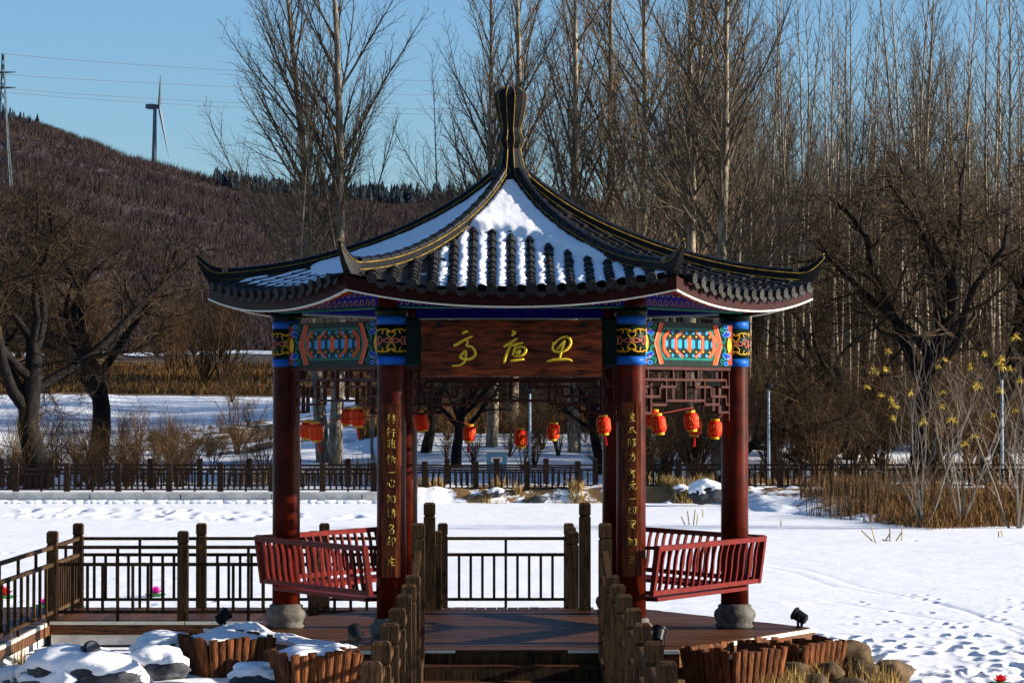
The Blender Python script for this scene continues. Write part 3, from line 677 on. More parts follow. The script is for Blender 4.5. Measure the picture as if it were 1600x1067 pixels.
# ---- couplet boards on the two front columns
# each character as brush strokes in a unit cell (x right, y up)
K = {'lin':[[(-.8,.4),(-.1,.5)],[(-.45,.9),(-.45,-.8)],[(-.45,.4),(-.9,-.3)],[(.1,.4),(.9,.6)],[(.5,.9),(.5,-.9)],[(.5,.4),(.1,-.5)],[(.5,.4),(.9,-.3)]],
 'xing':[[(-.5,.9),(-.9,.4)],[(-.4,.3),(-.9,-.3),(-.6,-.1),(-.6,-.9)],[(0,.5),(.8,.6)],[(-.1,.05),(.9,.1)],[(.5,.05),(.5,-.8),(.25,-.6)]],
 'ya':[[(-.8,.6),(-.1,.7)],[(-.4,.7),(-.4,-.7),(-.7,-.4)],[(-.8,.05),(-.1,.1)],[(.3,.9),(.05,.2)],[(.2,.4),(.2,-.8)],[(.2,.4),(.9,.5)],[(.3,.0),(.8,.05)],[(.3,-.35),(.8,-.3)],[(.2,-.75),(.9,-.7)]],
 'lan':[[(-.8,.5),(-.75,-.2)],[(-.55,.9),(-.55,-.9)],[(-.3,.5),(-.2,.2)],[(0,.5),(.3,.6),(.05,-.6)],[(.5,.8),(.4,.2),(.9,.3),(.55,-.1),(.9,-.6)]],
 'yi':[[(-.8,-.1),(-.3,.0),(.3,-.05),(.8,.1)]],
 'xin':[[(-.7,.2),(-.85,-.3)],[(-.4,.3),(-.3,-.5),(.4,-.6),(.6,-.2)],[(.0,.7),(.15,.2)],[(.5,.6),(.8,.2)]],
 'zhi':[[(-.6,.8),(-.85,.3)],[(-.8,.35),(-.1,.45)],[(-.9,-.05),(0,.05)],[(-.4,.4),(-.5,-.3),(-.9,-.8)],[(-.4,-.2),(-.1,-.6)],[(.2,.4),(.2,-.6)],[(.2,.4),(.8,.45),(.75,-.6),(.2,-.5)]],
 'jing':[[(-.7,.8),(-.5,.6)],[(-.9,.3),(-.3,.4)],[(-.6,.1),(-.5,-.6),(-.2,-.3)],[(.1,.8),(.7,.85)],[(.0,.4),(.9,.5)],[(.45,.9),(.35,.0),(.1,-.8)],[(.1,.0),(.8,.1),(.7,-.8)]],
 'ming':[[(.0,.9),(-.6,.2)],[(-.1,.6),(.5,.65),(.1,.0),(-.6,-.4)],[(-.1,-.2),(-.1,-.8),(.5,-.75),(.55,-.15),(-.1,-.2)]],
 'que':[[(-.8,.4),(-.1,.5)],[(-.4,.9),(-.4,.0)],[(-.9,-.1),(.0,.0)],[(-.4,-.1),(-.7,-.7),(-.1,-.5)],[(.3,.6),(.3,-.9)],[(.3,.6),(.9,.5),(.75,-.2)]],
 'ji':[[(.1,.9),(.2,.6)],[(-.8,.4),(.8,.5)],[(-.3,.3),(-.4,-.3),(-.8,-.8)],[(.2,.2),(-.1,-.2),(.6,-.1)],[(.2,-.1),(.2,-.7),(.8,-.6)]],
 'shi':[[(.0,.9),(.05,.65)],[(-.6,.5),(.6,.55)],[(-.4,.2),(.5,.25)],[(.0,.25),(-.4,-.15),(.4,-.1)],[(.0,.0),(.0,-.6)],[(-.7,-.7),(.7,-.6)]],
 'liu':[[(-.5,.7),(.4,.6)],[(-.2,.5),(-.9,-.4)],[(-.8,-.4),(.2,-.1)],[(.1,.3),(.5,-.1),(.9,-.5)]],
 'xiu':[[(-.6,.8),(-.9,.0)],[(-.75,.3),(-.75,-.8)],[(-.3,.4),(-.3,-.4)],[(.2,.8),(.0,.4)],[(.0,.6),(.7,.7),(.1,.0)],[(.2,.3),(.8,.0)],[(.5,-.1),(.0,-.7)],[(.8,-.2),(.1,-.9)]],
 'li':[[(.1,.9),(.2,.7)],[(-.6,.4),(.6,.5)],[(.1,.4),(-.2,-.3),(-.7,-.8)],[(-.1,.1),(.6,.0),(.3,-.7),(.0,-.5)]],
 'wan':[[(-.4,.9),(-.2,.7)],[(-.7,.5),(.7,.6)],[(.1,.5),(-.6,-.3)],[(-.2,.1),(.4,.15),(.2,-.3),(.5,-.6),(.1,-.9)]],
 'yuan':[[(-.4,.8),(.4,.9)],[(-.8,.3),(.8,.4)],[(-.1,.3),(-.3,-.3),(-.8,-.8)],[(.2,.3),(.3,-.6),(.9,-.5),(.9,-.2)]],
 'qie':[[(-.8,.1),(-.1,.3)],[(-.6,.6),(-.6,-.5),(-.2,-.2)],[(.0,.5),(.8,.6),(.6,-.6),(.4,-.4)],[(.4,.5),(.3,.0),(-.1,-.7)]],
 'an':[[(.0,.9),(.0,.7)],[(-.7,.5),(-.7,.7),(.7,.65),(.6,.45)],[(-.8,.1),(.8,.2)],[(.1,.5),(-.3,-.1),(.4,-.7)],[(.4,.1),(-.6,-.8)]],
 'gong':[[(-.5,.6),(.0,.3)],[(.5,.6),(.1,.2)],[(-.6,-.1),(.5,.0)],[(-.6,-.6),(.6,-.5)]]}
def couplet(colv, ztop, zbot, chars, ys, label):
    r0 = Vector((colv.x, colv.y, 0)); y0 = colv.y-.185; cb = thing('couplet_board', (colv.x, y0, zbot), label, 'sign', None)
    hw = .098
    mb = MB(); zs = np.linspace(zbot, ztop, 8)
    mb.loft([[Vector((colv.x+s*hw*q, y0+(.012 if abs(q) > .5 else 0)+dy, z)) for s, q, dy in ((-1,1,.035),(-1,1,0),(-1,.5,0),(1,.5,0),(1,1,0),(1,1,.035))] for z in zs])
    mb.build('panel', M['vboard'], cb)
    for z in (ztop-.05, zbot+.05): MB().box((colv.x, y0+.035, z), (.05,.03,.02)).build('bracket', M['black'], cb)
    for c_, py in zip(chars, ys):
        D = y0-CY; zc = CZ-(py-620)*D/F
        strokes_on(Vector((colv.x, y0-.003, zc)), Vector((.048,0,0)), Vector((0,0,.055)), None, K[c_], .0052, M['dgold'], cb)
couplet(hexv[4], 3.235, 1.43, ['lin','xing','ya','lan','yi','xin','zhi','jing','ming','que','ji'], [655,676,693,718,738,755,779,802,826,845,877], 'vertical brown board with gold calligraphy on the left front column')
couplet(hexv[5], 3.245, 1.44, ['shi','liu','xiu','li','wan','yuan','yi','qie','an','zhi','gong'], [652,673,692,714,740,759,779,797,819,846,873], 'vertical brown board with gold calligraphy on the right front column')
# ---- lanterns on cords
lb = MB().lathe([(.040,-.085),(.062,-.072),(.071,-.04),(.073,0),(.071,.04),(.062,.072),(.040,.085)], 16).mesh('lantern_body', M['lantern'], True)
lc = MB().lathe([(.046,-.012),(.048,.012)], 14).mesh('lantern_cap', M['yellow'], False)
lg = MB()
rl = random.Random(3)
for a in np.arange(0, 6.28, .42):
    for z in (-.045,-.022,0,.022,.045):
        for q in range(2):
            a0 = a+rl.uniform(-.1,.1); z0 = z+rl.uniform(-.006,.006); a1 = a0+rl.uniform(-.16,.16); z1 = z0+rl.uniform(-.016,.016)
            lg.tube([(.0735*math.cos(a0),.0735*math.sin(a0),z0),(.0735*math.cos(a1),.0735*math.sin(a1),z1)], .0022, 3)
lgm = lg.mesh('gold_print', M['yellow'])
lt = MB()
for j in range(9): a = j*.7; lt.tube([(.004*math.cos(a),.004*math.sin(a),-.09),(.013*math.cos(a),.013*math.sin(a),-.21)], .0035, 3)
ltm = lt.mesh('tassel', M['tassel'])
LN = [(479,672,32.6,1.0,8,'leftmost of the lanterns, beside the left column'),(494,675,31.9,1.05,-6,'overlapping the leftmost lantern on its right'),(543,651,34.0,1.0,10,'the left one of the pair hanging before the dark tree trunk'),(559,652,32.0,1.08,-4,'the right one of the pair hanging before the dark tree trunk'),
      (658,659,34.9,1.18,-14,'tilted against the left rear column'),(733,677,35.6,1.05,4,'left of the three hanging low in the central opening'),(814,684,35.6,1.15,-3,'lowest one in the middle of the central opening'),(864,674,35.6,1.05,3,'right of the three hanging low in the central opening'),(943,664,35.4,1.15,-5,'with a long tassel in front of the right rear column'),
      (1020,654,33.2,1.05,10,'behind another right next to the right couplet column'),(1029,663,32.2,1.10,-8,'in front of the pair next to the right couplet column'),(1080,658,32.9,1.12,-6,'upper one of the pair in the right bay'),(1086,667,33.9,1.06,5,'lower one of the pair in the right bay'),(1117,670,33.5,1.08,2,'rightmost of all the lanterns, beside the right column')]
for px, py, D, s, tilt, lab in LN:
    p = P(px, py, D); t = thing('lantern', p, 'small red lantern, '+lab, 'lantern', 'red lanterns strung in the pavilion')
    B = Matrix.Rotation(R_(tilt), 4, 'Y') @ Matrix.Rotation(rl.uniform(0,6), 4, 'Z') @ Matrix.Scale(s, 4)
    def lk(n_, me, Mx, par=t):
        o = bpy.data.objects.new(n_, me); C.objects.link(o); o.parent = par; o.matrix_basis = Mx; return o
    bo = lk('body', lb, B); lk('gold_print', lgm, Matrix.Identity(4), bo)
    lk('cap', lc, B @ Matrix.Translation((0,0,.092))); lk('cap', lc, B @ Matrix.Translation((0,0,-.092)))
    if px in (494,559,733,943,1086): lk('tassel', ltm, B @ Matrix.Rotation(R_(rl.uniform(-14,14)),4,'Y'))
def cord(pts, label):
    o = MB().tube(smooth_path(pts, 5), .0045, 4).build('hanging_rope', M['cord']); tag(o, label, 'cord', 'cords carrying the lanterns')
def ltop(i): px, py, D, s, tl_, lab = LN[i]; return P(px, py, D)+Vector((0,0,.105*s))
cord([hexv[3]+Vector((.1,-.1,3.0)), ltop(0), ltop(1), hexv[4]+Vector((-.13,.05,3.1))], 'red cord with two lanterns in the left front bay')
cord([hexv[3]+Vector((.1,.1,3.05)), ltop(2), ltop(3)+Vector((.05,0,.02)), hexv[4]+Vector((-.1,.1,3.15))], 'red cord above the lantern pair left of the couplet column')
cord([hexv[2]+Vector((.1,-.16,3.12)), ltop(4)+Vector((.03,0,.01)), ltop(5), ltop(6), ltop(7), ltop(8), hexv[1]+Vector((.05,-.16,3.12))], 'red cord sagging across the back of the central opening')
cord([hexv[5]+Vector((.12,.1,3.10)), ltop(9), ltop(10), P(1081,637,32.9), ltop(11), ltop(12), ltop(13), hexv[0]+Vector((-.1,-.12,3.13))], 'red cord with lanterns across the right front bay')

# ================================================================== DECK AND STEPS
RD = 3.40; AD = RD*.8660254
dk = thing('wooden_platform', (0,0,.30), 'hexagonal wooden platform of brown planks carrying the pavilion', 'platform')
def hexw(y): return RD-abs(y)/1.7320508
n_pl = 41; pw_ = 2*AD/n_pl
rp = random.Random(4)
for j in range(n_pl):
    y0, y1 = -AD+j*pw_+.004, -AD+(j+1)*pw_-.004; ins = .03
    zt = DECK+rp.uniform(-.002,.002)
    cuts = [(-1, 1)] if abs(y0) > 1.4 else [(-1, rp.uniform(-.2,.25)), (None, 1)]
    xs = [-1.0, rp.uniform(-.35,.4), 1.0]
    for a, b in zip(xs[:-1], xs[1:]):
        def xx(f, y): 
            h = hexw(y)-ins; return f*h if abs(f) == 1 else f*2.0
        q = [(xx(a,y0)+.002, y0), (xx(b,y0)-.002, y0), (xx(b,y1)-.002, y1), (xx(a,y1)+.002, y1)]
        MB().loft([[Vector((x_,y_,zt-.04)) for x_, y_ in q], [Vector((x_,y_,zt)) for x_, y_ in q]]).build('plank', M['plank'], dk)
hd = [Vector((RD*math.cos(R_(60*k)), RD*math.sin(R_(60*k)), 0)) for k in range(6)]
for k in range(6):
    A, B = hd[k], hd[(k+1) % 6]; m = (A+B)/2; n_ = m.normalized(); t_ = (B-A).normalized(); L_ = (B-A).length
    rot = Matrix(((t_.x,n_.x,0),(t_.y,n_.y,0),(0,0,1)))
    MB().box(m-n_*.02+Vector((0,0,DECK-.115)), (L_-.02,.045,.13), rot).build('fascia_board', M['plank'], dk)
    if k in (3, 5, 4):       # pale lighting strip on the front sides
        segs = 3
        for j in range(segs):
            if k == 4 and j == 1: continue
            MB().box(A+t_*L_*((j+.5)/segs)+n_*.012+Vector((0,0,DECK-.022)), (L_/segs-.012,.03,.038), rot).build('edge_strip', M['white'], dk)
    MB().box(m*.93+Vector((0,0,DECK-.12)), (L_*.9,.10,.12), rot).build('joist', M['post'], dk)
    MB().box(hd[k]*.93+Vector((0,0,.36)), (.14,.14,.5)).build('pile', M['post'], dk)
for x_ in (-1.6,-.5,.5,1.6): MB().box((x_,0,DECK-.11), (.1,4.4,.12)).build('joist', M['post'], dk)
MB().box((0,0,.36), (3.2,3.4,.45)).build('footing', M['greyrock'], dk)
# snow blown onto the left of the deck
aa = np.linspace(0, 1, 90); uu = np.linspace(-.32, .05, 26)
A_, U_ = np.meshgrid(aa, uu, indexing='ij')
A0, B0 = hd[3], hd[4]; tt = (B0-A0); nn = ((A0+B0)/2).normalized()
X = A0.x+tt.x*A_+nn.x*U_; Y = A0.y+tt.y*A_+nn.y*U_
T = .055*(1-((U_+.13)/.19)**2)*sstep(0,.1,A_)*sstep(1.0,.85,A_)*(.75+.9*fbm(A_*14, U_*9, 81))-.012
T += .08*np.exp(-((A_-.25)/.12)**2-((U_+.2)/.10)**2)
I = np.arange(X.size).reshape(X.shape); ok = T > 0; m = ok[:-1,:-1] | ok[1:,:-1] | ok[:-1,1:] | ok[1:,1:]
o = npmesh('deck_snow', np.stack([X,Y,DECK+np.where(ok,T,-.01)],-1).reshape(-1,3), np.stack([I[:-1,:-1],I[1:,:-1],I[1:,1:],I[:-1,1:]],-1)[m], M['snow'])
tag(o, 'thin ridge of snow along the left edge of the platform', 'snow', kind='stuff')
st = thing('entrance_steps', (0,-3.4,.31), 'dark wooden steps leading up to the platform between the railings', 'steps')
for j in range(3):
    y0 = -AD-.02-.30*j; z = DECK-.14*j
    if j: 
        for q in range(2): MB().box((0, y0+.30-.075-.15*q, z-.02), (1.78,.144,.04)).build('tread', M['plank'], st)
    MB().box((0, y0-.005, z-.095), (1.76,.02,.13)).build('riser', M['post'], st)
for s in (-1,1): MB().box((s*.905, -AD-.5, .45), (.03,.95,.40)).build('stringer', M['post'], st)
pa = MB(); 
for j in range(70): pa.box((0, -AD-.98-.15*j, .285), (1.82,.144,.045))
tag(pa.build('approach_path', M['plank']), kind='structure')

# ================================================================== RAILINGS
def post_mesh(h, w=.13, m='post', name='post'):
    a = w/2
    def sq(r, z): return [Vector((-r,-r,z)), Vector((r,-r,z)), Vector((r,r,z)), Vector((-r,r,z))]
    return MB().loft([sq(a,0), sq(a,h-.175), sq(a*.86,h-.170), sq(a*.86,h-.150), sq(a,h-.145), sq(a,h-.022), sq(a*.72,h)]).mesh(name, M[m])
PM = {}
def post(p, h, par, w=.13, m='post', name='post', rz=0):
    key = (round(h,3), w, m)
    if key not in PM: PM[key] = post_mesh(h, w, m, name)
    return link(name, PM[key], par, Matrix.Translation(p) @ Matrix.Rotation(rz,4,'Z'))
UB = {}
def bar(p0, p1, wd, hg, par, name, m='post'):
    "shared unit bar stretched between two points"
    if m not in UB: UB[m] = MB().box((0,0,0),(1,1,1)).mesh('bar_'+m, M[m])
    d = p1-p0; x_ = d.normalized(); up = Vector((0,0,1)) if abs(x_.z) < .95 else Vector((0,1,0)); y_ = up.cross(x_).normalized(); z_ = x_.cross(y_); c = (p0+p1)/2
    return link(name, UB[m], par, Matrix(((x_.x,y_.x,z_.x,c.x),(x_.y,y_.y,z_.y,c.y),(x_.z,y_.z,z_.z,c.z),(0,0,0,1))) @ Matrix.Diagonal((d.length, wd, hg, 1)))
def bay(a, b, za, zb, par, m='post', rails=(.90,.69,.11), mids=1, gap=.19, rw=.05, bw=.035, inset=.06, rh=.042):
    "rails and balusters between posts standing at a and b (xy), foot heights za, zb"
    d = (b-a); L_ = d.length; t_ = d/L_
    def pt(s, h): q = a+d*s; return Vector((q.x, q.y, za+(zb-za)*s+h))
    s0, s1 = inset/L_, 1-inset/L_
    for i, h in enumerate(rails): bar(pt(s0,h), pt(s1,h), rw, rh if i < 2 else rh*.9, par, 'top_rail' if i == 0 else 'rail', m)
    for j in range(mids): s = (j+1)/(mids+1); bar(pt(s,rails[1]+.02), pt(s,rails[0]-.02), bw, bw, par, 'strut', m)
    n = max(2, int(round((L_-.13)/gap)))
    for j in range(1, n):
        s = s0+(s1-s0)*j/n; bar(pt(s,rails[2]+.015), pt(s,rails[1]-.015), bw, bw, par, 'baluster', m)
    if len(rails) > 2: bar(pt(.5,0), pt(.5,rails[2]-.015), bw, bw, par, 'foot', m)
V2 = lambda x, y: Vector((x, y))
# stair and approach railings
YD = [28.9,27.5,26.1,24.4,22.8,21.1,19.5]
for s, side in ((-1,'left'),(1,'right')):
    r = thing('stair_railing', (s*.95, -6, .31), 'weathered wooden railing on the %s of the steps running towards the viewer' % side, 'railing', 'railings beside the steps')
    post(Vector((s*.95, 30.75+CY, .42)), 1.60, r, .135)
    ys = [d+CY for d in YD]; zb = .30; ztop = CZ-1.70
    prev = V2(s*.95, 30.75+CY)
    for i, y in enumerate(ys):
        post(Vector((s*.95, y, zb)), ztop-zb, r, .135)
        cur = V2(s*.95, y)
        a, b = prev, cur; L_ = (b-a).length
        if i == 0:
            for h0, h1 in ((1.72,1.42),(1.46,1.19),(.84,.45)):
                bar(Vector((a.x,a.y-.07,h0)), Vector((b.x,b.y+.07,h1)), .06, .05, r, 'rail')
            for j in range(1,9): q = j/9; bar(Vector((a.x,a.y+(b.y-a.y)*q,.84-.39*q)), Vector((a.x,a.y+(b.y-a.y)*q,1.46-.27*q)), .035, .035, r, 'baluster')
        else: bay(a, b, zb, zb, r, rails=(1.10,.88,.14), gap=.17, rw=.062, rh=.05, inset=.07)
        prev = cur
# boardwalk behind the pavilion and its railings
ZB = .56
bw_ = thing('boardwalk', (-2.4, 4.5, .3), 'low wooden boardwalk on pale beams behind the pavilion', 'boardwalk')
yF, yK = 37.02+CY, 39.5+CY
rp = random.Random(9); x = -5.62
while x < .98:
    MB().box((x+.07, (yF+yK)/2, ZB-.02+rp.uniform(-.002,.002)), (.134, yK-yF, .04)).build('plank', M['plank'], bw_); x += .14
for y, nm in ((yF-.02,'front'),(yK+.02,'back')):
    MB().box((-2.3, y, ZB-.10), (6.62,.04,.12)).build('fascia_board', M['plank'], bw_)
    MB().box((-2.3, y+(.12 if nm == 'front' else -.12), ZB-.22), (6.6,.2,.13)).build('beam', M['concrete'], bw_)
for j in range(4):
    MB().box((-5.62+1.655*(j+.5), yF-.035, ZB-.018), (1.64,.03,.036)).build('edge_strip', M['white'], bw_)
for x in (-5.3,-3.3,-1.3,.7):
    for y in (yF+.3, yK-.3): MB().box((x,y,.22), (.2,.2,.36)).build('pile', M['concrete'], bw_)
y = -12.0; 
nb_ = thing('boardwalk', (-6.3,-3,.3), 'narrow wooden walkway with pale beams at the left edge, coming towards the viewer', 'boardwalk')
while y < yK:
    MB().box((-6.33, y+.07, ZB-.02+rp.uniform(-.002,.002)), (1.36,.134,.04)).build('plank', M['plank'], nb_); y += .14
MB().box((-5.63, (yK-12)/2-.7, ZB-.10), (.04,yK+12-1.2,.12)).build('fascia_board', M['plank'], nb_)
MB().box((-5.625, (yF-12)/2-.1, ZB-.02), (.04,yF+11.6,.04)).build('edge_strip', M['white'], nb_)
MB().box((-5.8, (yK-12)/2-.7, ZB-.22), (.22,yK+12-1.2,.13)).build('beam', M['concrete'], nb_)
for y in np.arange(-11, 4, 2.4):
    for x in (-5.85,-6.8): MB().box((x,y,.16), (.2,.2,.4)).build('pile', M['concrete'], nb_)
def run(name, label, pts, z, ph, m='post', group=None, **kw):
    r = thing(name, (pts[0][0], pts[0][1], z), label, 'railing' if name != 'lakeside_fence' else 'fence', group); q = [V2(*p) for p in pts]
    w_ = kw.pop('pw', .13); zf = kw.pop('zf', None)
    for i, a in enumerate(q):
        za = zf(a) if zf else z
        post(Vector((a.x,a.y,za)), ph, r, w_, m)
        if i: bay(q[i-1], a, zf(q[i-1]) if zf else z, za, r, m, **kw)
    return r
f0, k0 = 37.12+CY, 39.4+CY
run('boardwalk_railing', 'near wooden railing of the boardwalk left of the pavilion', [(-5.6,f0),(-4.0,f0),(-2.4,f0),(-.9,f0)], ZB, 1.10)
run('boardwalk_railing', 'far wooden railing of the boardwalk, crossing behind the central opening', [(-5.6,k0),(-4.0,k0),(-2.4,k0),(-.86,k0),(.78,k0)], ZB, 1.10, gap=.15)
run('boardwalk_railing', 'short railing closing the right end of the boardwalk', [(.78,38.25+CY),(.78,37.0+CY)], ZB, 1.10)
bay(V2(.78,k0), V2(.78,38.25+CY), ZB, ZB, bpy.data.objects['boardwalk_railing.002'])
run('boardwalk_railing', 'wooden railing at the left edge running towards the viewer', [(-5.66,f0-4.9), (-5.66,f0-9.8)], ZB, 1.10, mids=3, gap=.44)
lr = bpy.data.objects['boardwalk_railing.003']; bay(V2(-5.6,f0), V2(-5.66,f0-4.9), ZB, ZB, lr, mids=3, gap=.44); bay(V2(-5.6,k0), V2(-5.6,f0), ZB, ZB, lr)
for s, side in ((-1,'left'),(1,'right')):
    o = post(Vector((s*.935-.03, 36.45+CY, DECK)), 1.30, None, .14, name='gate_post'); tag(o, 'tall square wooden post on the %s at the rear of the platform' % side, 'post', 'tall posts at the rear exit')
# lakeside fences on the far bank
def zfar(q): return float(ground_h(q.x, q.y))-.02
fx = np.arange(-15.6, 16.9, 1.48)
run('lakeside_fence', 'dark wooden fence along the lake edge across the far bank', [(x, 87.7+CY) for x in fx if x < 3.2], .55, .84, 'fence', zf=lambda q: .56 if q.x < -3.6 else .60, pw=.17, rails=(.66,.52,.06), gap=.165, rw=.05, bw=.055, rh=.05)
run('lakeside_fence', 'dark wooden fence on the far bank behind the reeds right of the pavilion', [(x, 88.3+CY) for x in fx if x > 3.0], .6, .84, 'fence', zf=lambda q: .66, pw=.17, rails=(.66,.52,.06), gap=.165, rw=.05, bw=.055, rh=.05)
run('lakeside_fence', 'second dark fence running parallel behind the lake edge fence', [(x+.6, 90.6+CY) for x in fx if x < 6], .6, .86, 'fence', zf=lambda q: .60, pw=.17, rails=(.66,.52,.06), gap=.165, rw=.05, bw=.05, rh=.05)

# ================================================================== SMALL THINGS
stave = MB(); n_s = 7
stave.loft([[Vector(((.046+.006*z)*math.cos(a), -.036*math.sin(a), z)) for a in np.linspace(0, math.pi, n_s)]+[Vector((-.042,.012,z)), Vector((.042,.012,z))] for z in (0,.46)])
stave_me = stave.mesh('stave', M['stave'])
def planter(cx, cy, zb, rz, side, label, snow):
    t = thing('planter_tub', (cx,cy,zb), label, 'planter', 'stave planter tubs around the platform'); n = 8; a = n*.088/2
    for k in range(4):
        for j in range(n):
            u = -a+.088*(j+.5)
            Mx = Matrix.Translation((cx,cy,zb)) @ Matrix.Rotation(rz+k*math.pi/2,4,'Z') @ Matrix.Translation((u*.88, -a*.90, rl.uniform(-.015,.012))) @ Matrix.Rotation(R_(9),4,'X') @ Matrix.Rotation(u*.30,4,'Y') @ Matrix.Diagonal((1,1,rl.uniform(.97,1.06),1))
            link('stave', stave_me, t, Mx)
    q = a*1.05; N = 15
    V = []; Fq = []
    for i in range(N):
        for j in range(N):
            u, v = (i/(N-1)*2-1), (j/(N-1)*2-1); ed = max(abs(u),abs(v))
            zz = (.40+.10*(1-ed**3)+.03*mnoise.noise(Vector((u*2+cx,v*2,1)))) if snow else .36+.03*mnoise.noise(Vector((u*4+cx,v*4,1)))
            V.append(Matrix.Translation((cx,cy,zb)) @ Matrix.Rotation(rz,4,'Z') @ Vector((u*q,v*q,zz)))
    for i in range(N-1):
        for j in range(N-1): b = i*N+j; Fq.append((b,b+N,b+N+1,b+1))
    mk('snow_fill' if snow else 'soil', V, Fq, M['snow'] if snow else M['rock'], t, True)
planter(-2.98, 31.75+CY, .34, R_(28), 0, 'dark stave planter tub heaped with snow, farther one on the left of the platform', True)
planter(-1.98, 30.15+CY, .32, R_(22), 0, 'dark stave planter tub topped with snow, nearer one on the left beside the steps', True)
planter(2.20, 30.1+CY, .36, R_(38), 1, 'sunlit orange stave planter tub nearest the steps on the right', False)
planter(2.95, 31.45+CY, .32, R_(45), 1, 'stave planter tub under the right corner of the platform', False)
def rock(p, r, seed, m, label, snowcap=False, group=None, name='rock'):
    import bmesh
    bm = bmesh.new(); bmesh.ops.create_icosphere(bm, subdivisions=4 if snowcap else 3, radius=1)
    for v in bm.verts:
        d = v.co.normalized(); k = 1+.28*mnoise.noise(d*1.4+Vector((seed*3.1,0,0)))+.16*abs(mnoise.noise(d*3.0+Vector((0,seed*1.7,0))))+.07*mnoise.noise(d*7+Vector((seed,0,0)))
        v.co = Vector((d.x*r[0], d.y*r[1], d.z*r[2]))*k
    me = bpy.data.meshes.new('rock'); bm.to_mesh(me); me.materials.append(M[m]); me.polygons.foreach_set('use_smooth',[True]*len(me.polygons))
    t = thing(name, p, label, 'rock', group); o = bpy.data.objects.new('stone', me); C.objects.link(o); o.parent = t
    if snowcap:
        bm2 = bmesh.new(); bm2.from_mesh(me); bm2.normal_update(); sz_ = min(1, r[0]/.3)
        for v in bm2.verts:
            q_ = v.normal.z+.35*mnoise.noise(v.co*5)+.12*mnoise.noise(v.co*14); k_ = min(1, max(0, (q_-.15)/.35)); k_ = k_*k_*(3-2*k_)
            v.co += v.normal*(-.03+.06*k_)*sz_+Vector((0,0,.035*k_*sz_))
        me2 = bpy.data.meshes.new('snow_cap'); bm2.to_mesh(me2); me2.materials.append(M['snow']); me2.polygons.foreach_set('use_smooth',[True]*len(me2.polygons)); bm2.free()
        q = bpy.data.objects.new('snow_cap', me2); C.objects.link(q); q.parent = t
    bm.free(); return t
RK = [(1325,1020,31.6,.32,.17,'large dark'),(1240,1048,30.9,.22,.13,'rounded tan'),(1187,1052,30.6,.20,.12,'rounded pale-topped'),(1296,1046,30.9,.17,.11,'small brown'),(1345,1048,31.2,.23,.14,'brown, half-buried'),(1392,1050,31.3,.27,.16,'long outermost'),(1268,1066,30.5,.21,.12,'low brown'),(1325,1070,30.6,.22,.12,'low tan'),(1215,1070,30.2,.20,.13,'front tan'),(1370,1075,30.7,.22,.12,'front brown'),(1205,1030,31.4,.18,.10,'small shaded'),(1262,1025,31.6,.16,.10,'small round')]
for i, (px, py, D, r, h, lab) in enumerate(RK): rock(P(px,py+2,D), (r*.82,r*.65,h*.85), i+1, 'rock', lab+' rock on the right bank, %s' % ('nearest the tub','beside the tub','below the tub','among the grass','near the ice','at the water edge','in the front row','in the front row middle','in the front row left','in the front row right','under the platform','under the platform corner')[i], group='rocks on the right bank')
rock(P(128,1062,30.8), (.62,.45,.26), 31, 'greyrock', 'largest snow-capped rock at the bottom left', True)
rock(P(262,1018,32.2), (.36,.30,.15), 32, 'greyrock', 'snow-capped flat rock below the boardwalk beam', True)
rock(P(250,1042,31.2), (.32,.26,.15), 33, 'greyrock', 'snow-capped rock next to the largest one', True)
rock(P(410,1062,30.3), (.30,.24,.13), 34, 'greyrock', 'half-buried snowy rock beside the left planter tub', True)
rock(P(20,1072,31.0), (.30,.24,.14), 35, 'greyrock', 'dark rock in the bottom left corner', True)
rock(P(1103,770,84.8), (.50,.38,.30), 41, 'greyrock', 'grey boulder with snow cap on the far shore left of the right column', True, name='boulder')
# floodlights
def flood(p, rz, tilt, label, s=1.0):
    t = thing('floodlight', p, label, 'floodlight', 'floodlights around the platform')
    B = Matrix.Translation(p) @ Matrix.Rotation(rz,4,'Z') @ Matrix.Scale(s,4); T2 = B @ Matrix.Translation((0,0,.13)) @ Matrix.Rotation(tilt,4,'X')
    def pm(name, mb, Mx, m, par=t, sm=False): me = mb.mesh(name, M[m], sm); return link(name, me, par, Mx)
    pm('base', MB().lathe([(.05,0),(.05,.015),(.02,.02)],14), B, 'black')
    pm('bracket', MB().box((-.075,0,.08),(.008,.03,.13)).box((.075,0,.08),(.008,.03,.13)).box((0,0,.018),(.158,.03,.008)), B, 'black')
    h = pm('head', MB().lathe([(.035,-.09),(.06,-.075),(.066,.05),(.078,.055),(.078,.075),(.066,.08)],18), T2, 'black', sm=False)
    me = MB().lathe([(.062,.0),(.062,.006)],18).mesh('lens', M['glass']); o = bpy.data.objects.new('lens', me); C.objects.link(o); o.parent = h; o.matrix_basis = Matrix.Translation((0,0,.0805))
flood(Vector(P(557,1000,31.3)).xy.to_3d()+Vector((0,0,DECK)), .4, R_(-50), 'black floodlight on the platform beside the left couplet column')
flood(Vector(P(1028,1002,31.1)).xy.to_3d()+Vector((0,0,DECK)), -.3, R_(-40), 'black floodlight on the platform beside the right couplet column')
flood(Vector((3.22,-.05,DECK)), 1.2, R_(-60), 'black floodlight on the right corner of the platform')
flood(Vector((-3.2,-.05,DECK)), -1.2, R_(-50), 'black floodlight on the left corner of the platform')
flood(P(138,1043,30.75), .7, R_(75), 'black floodlight lying in the snow on the bottom left rock', 1.3)
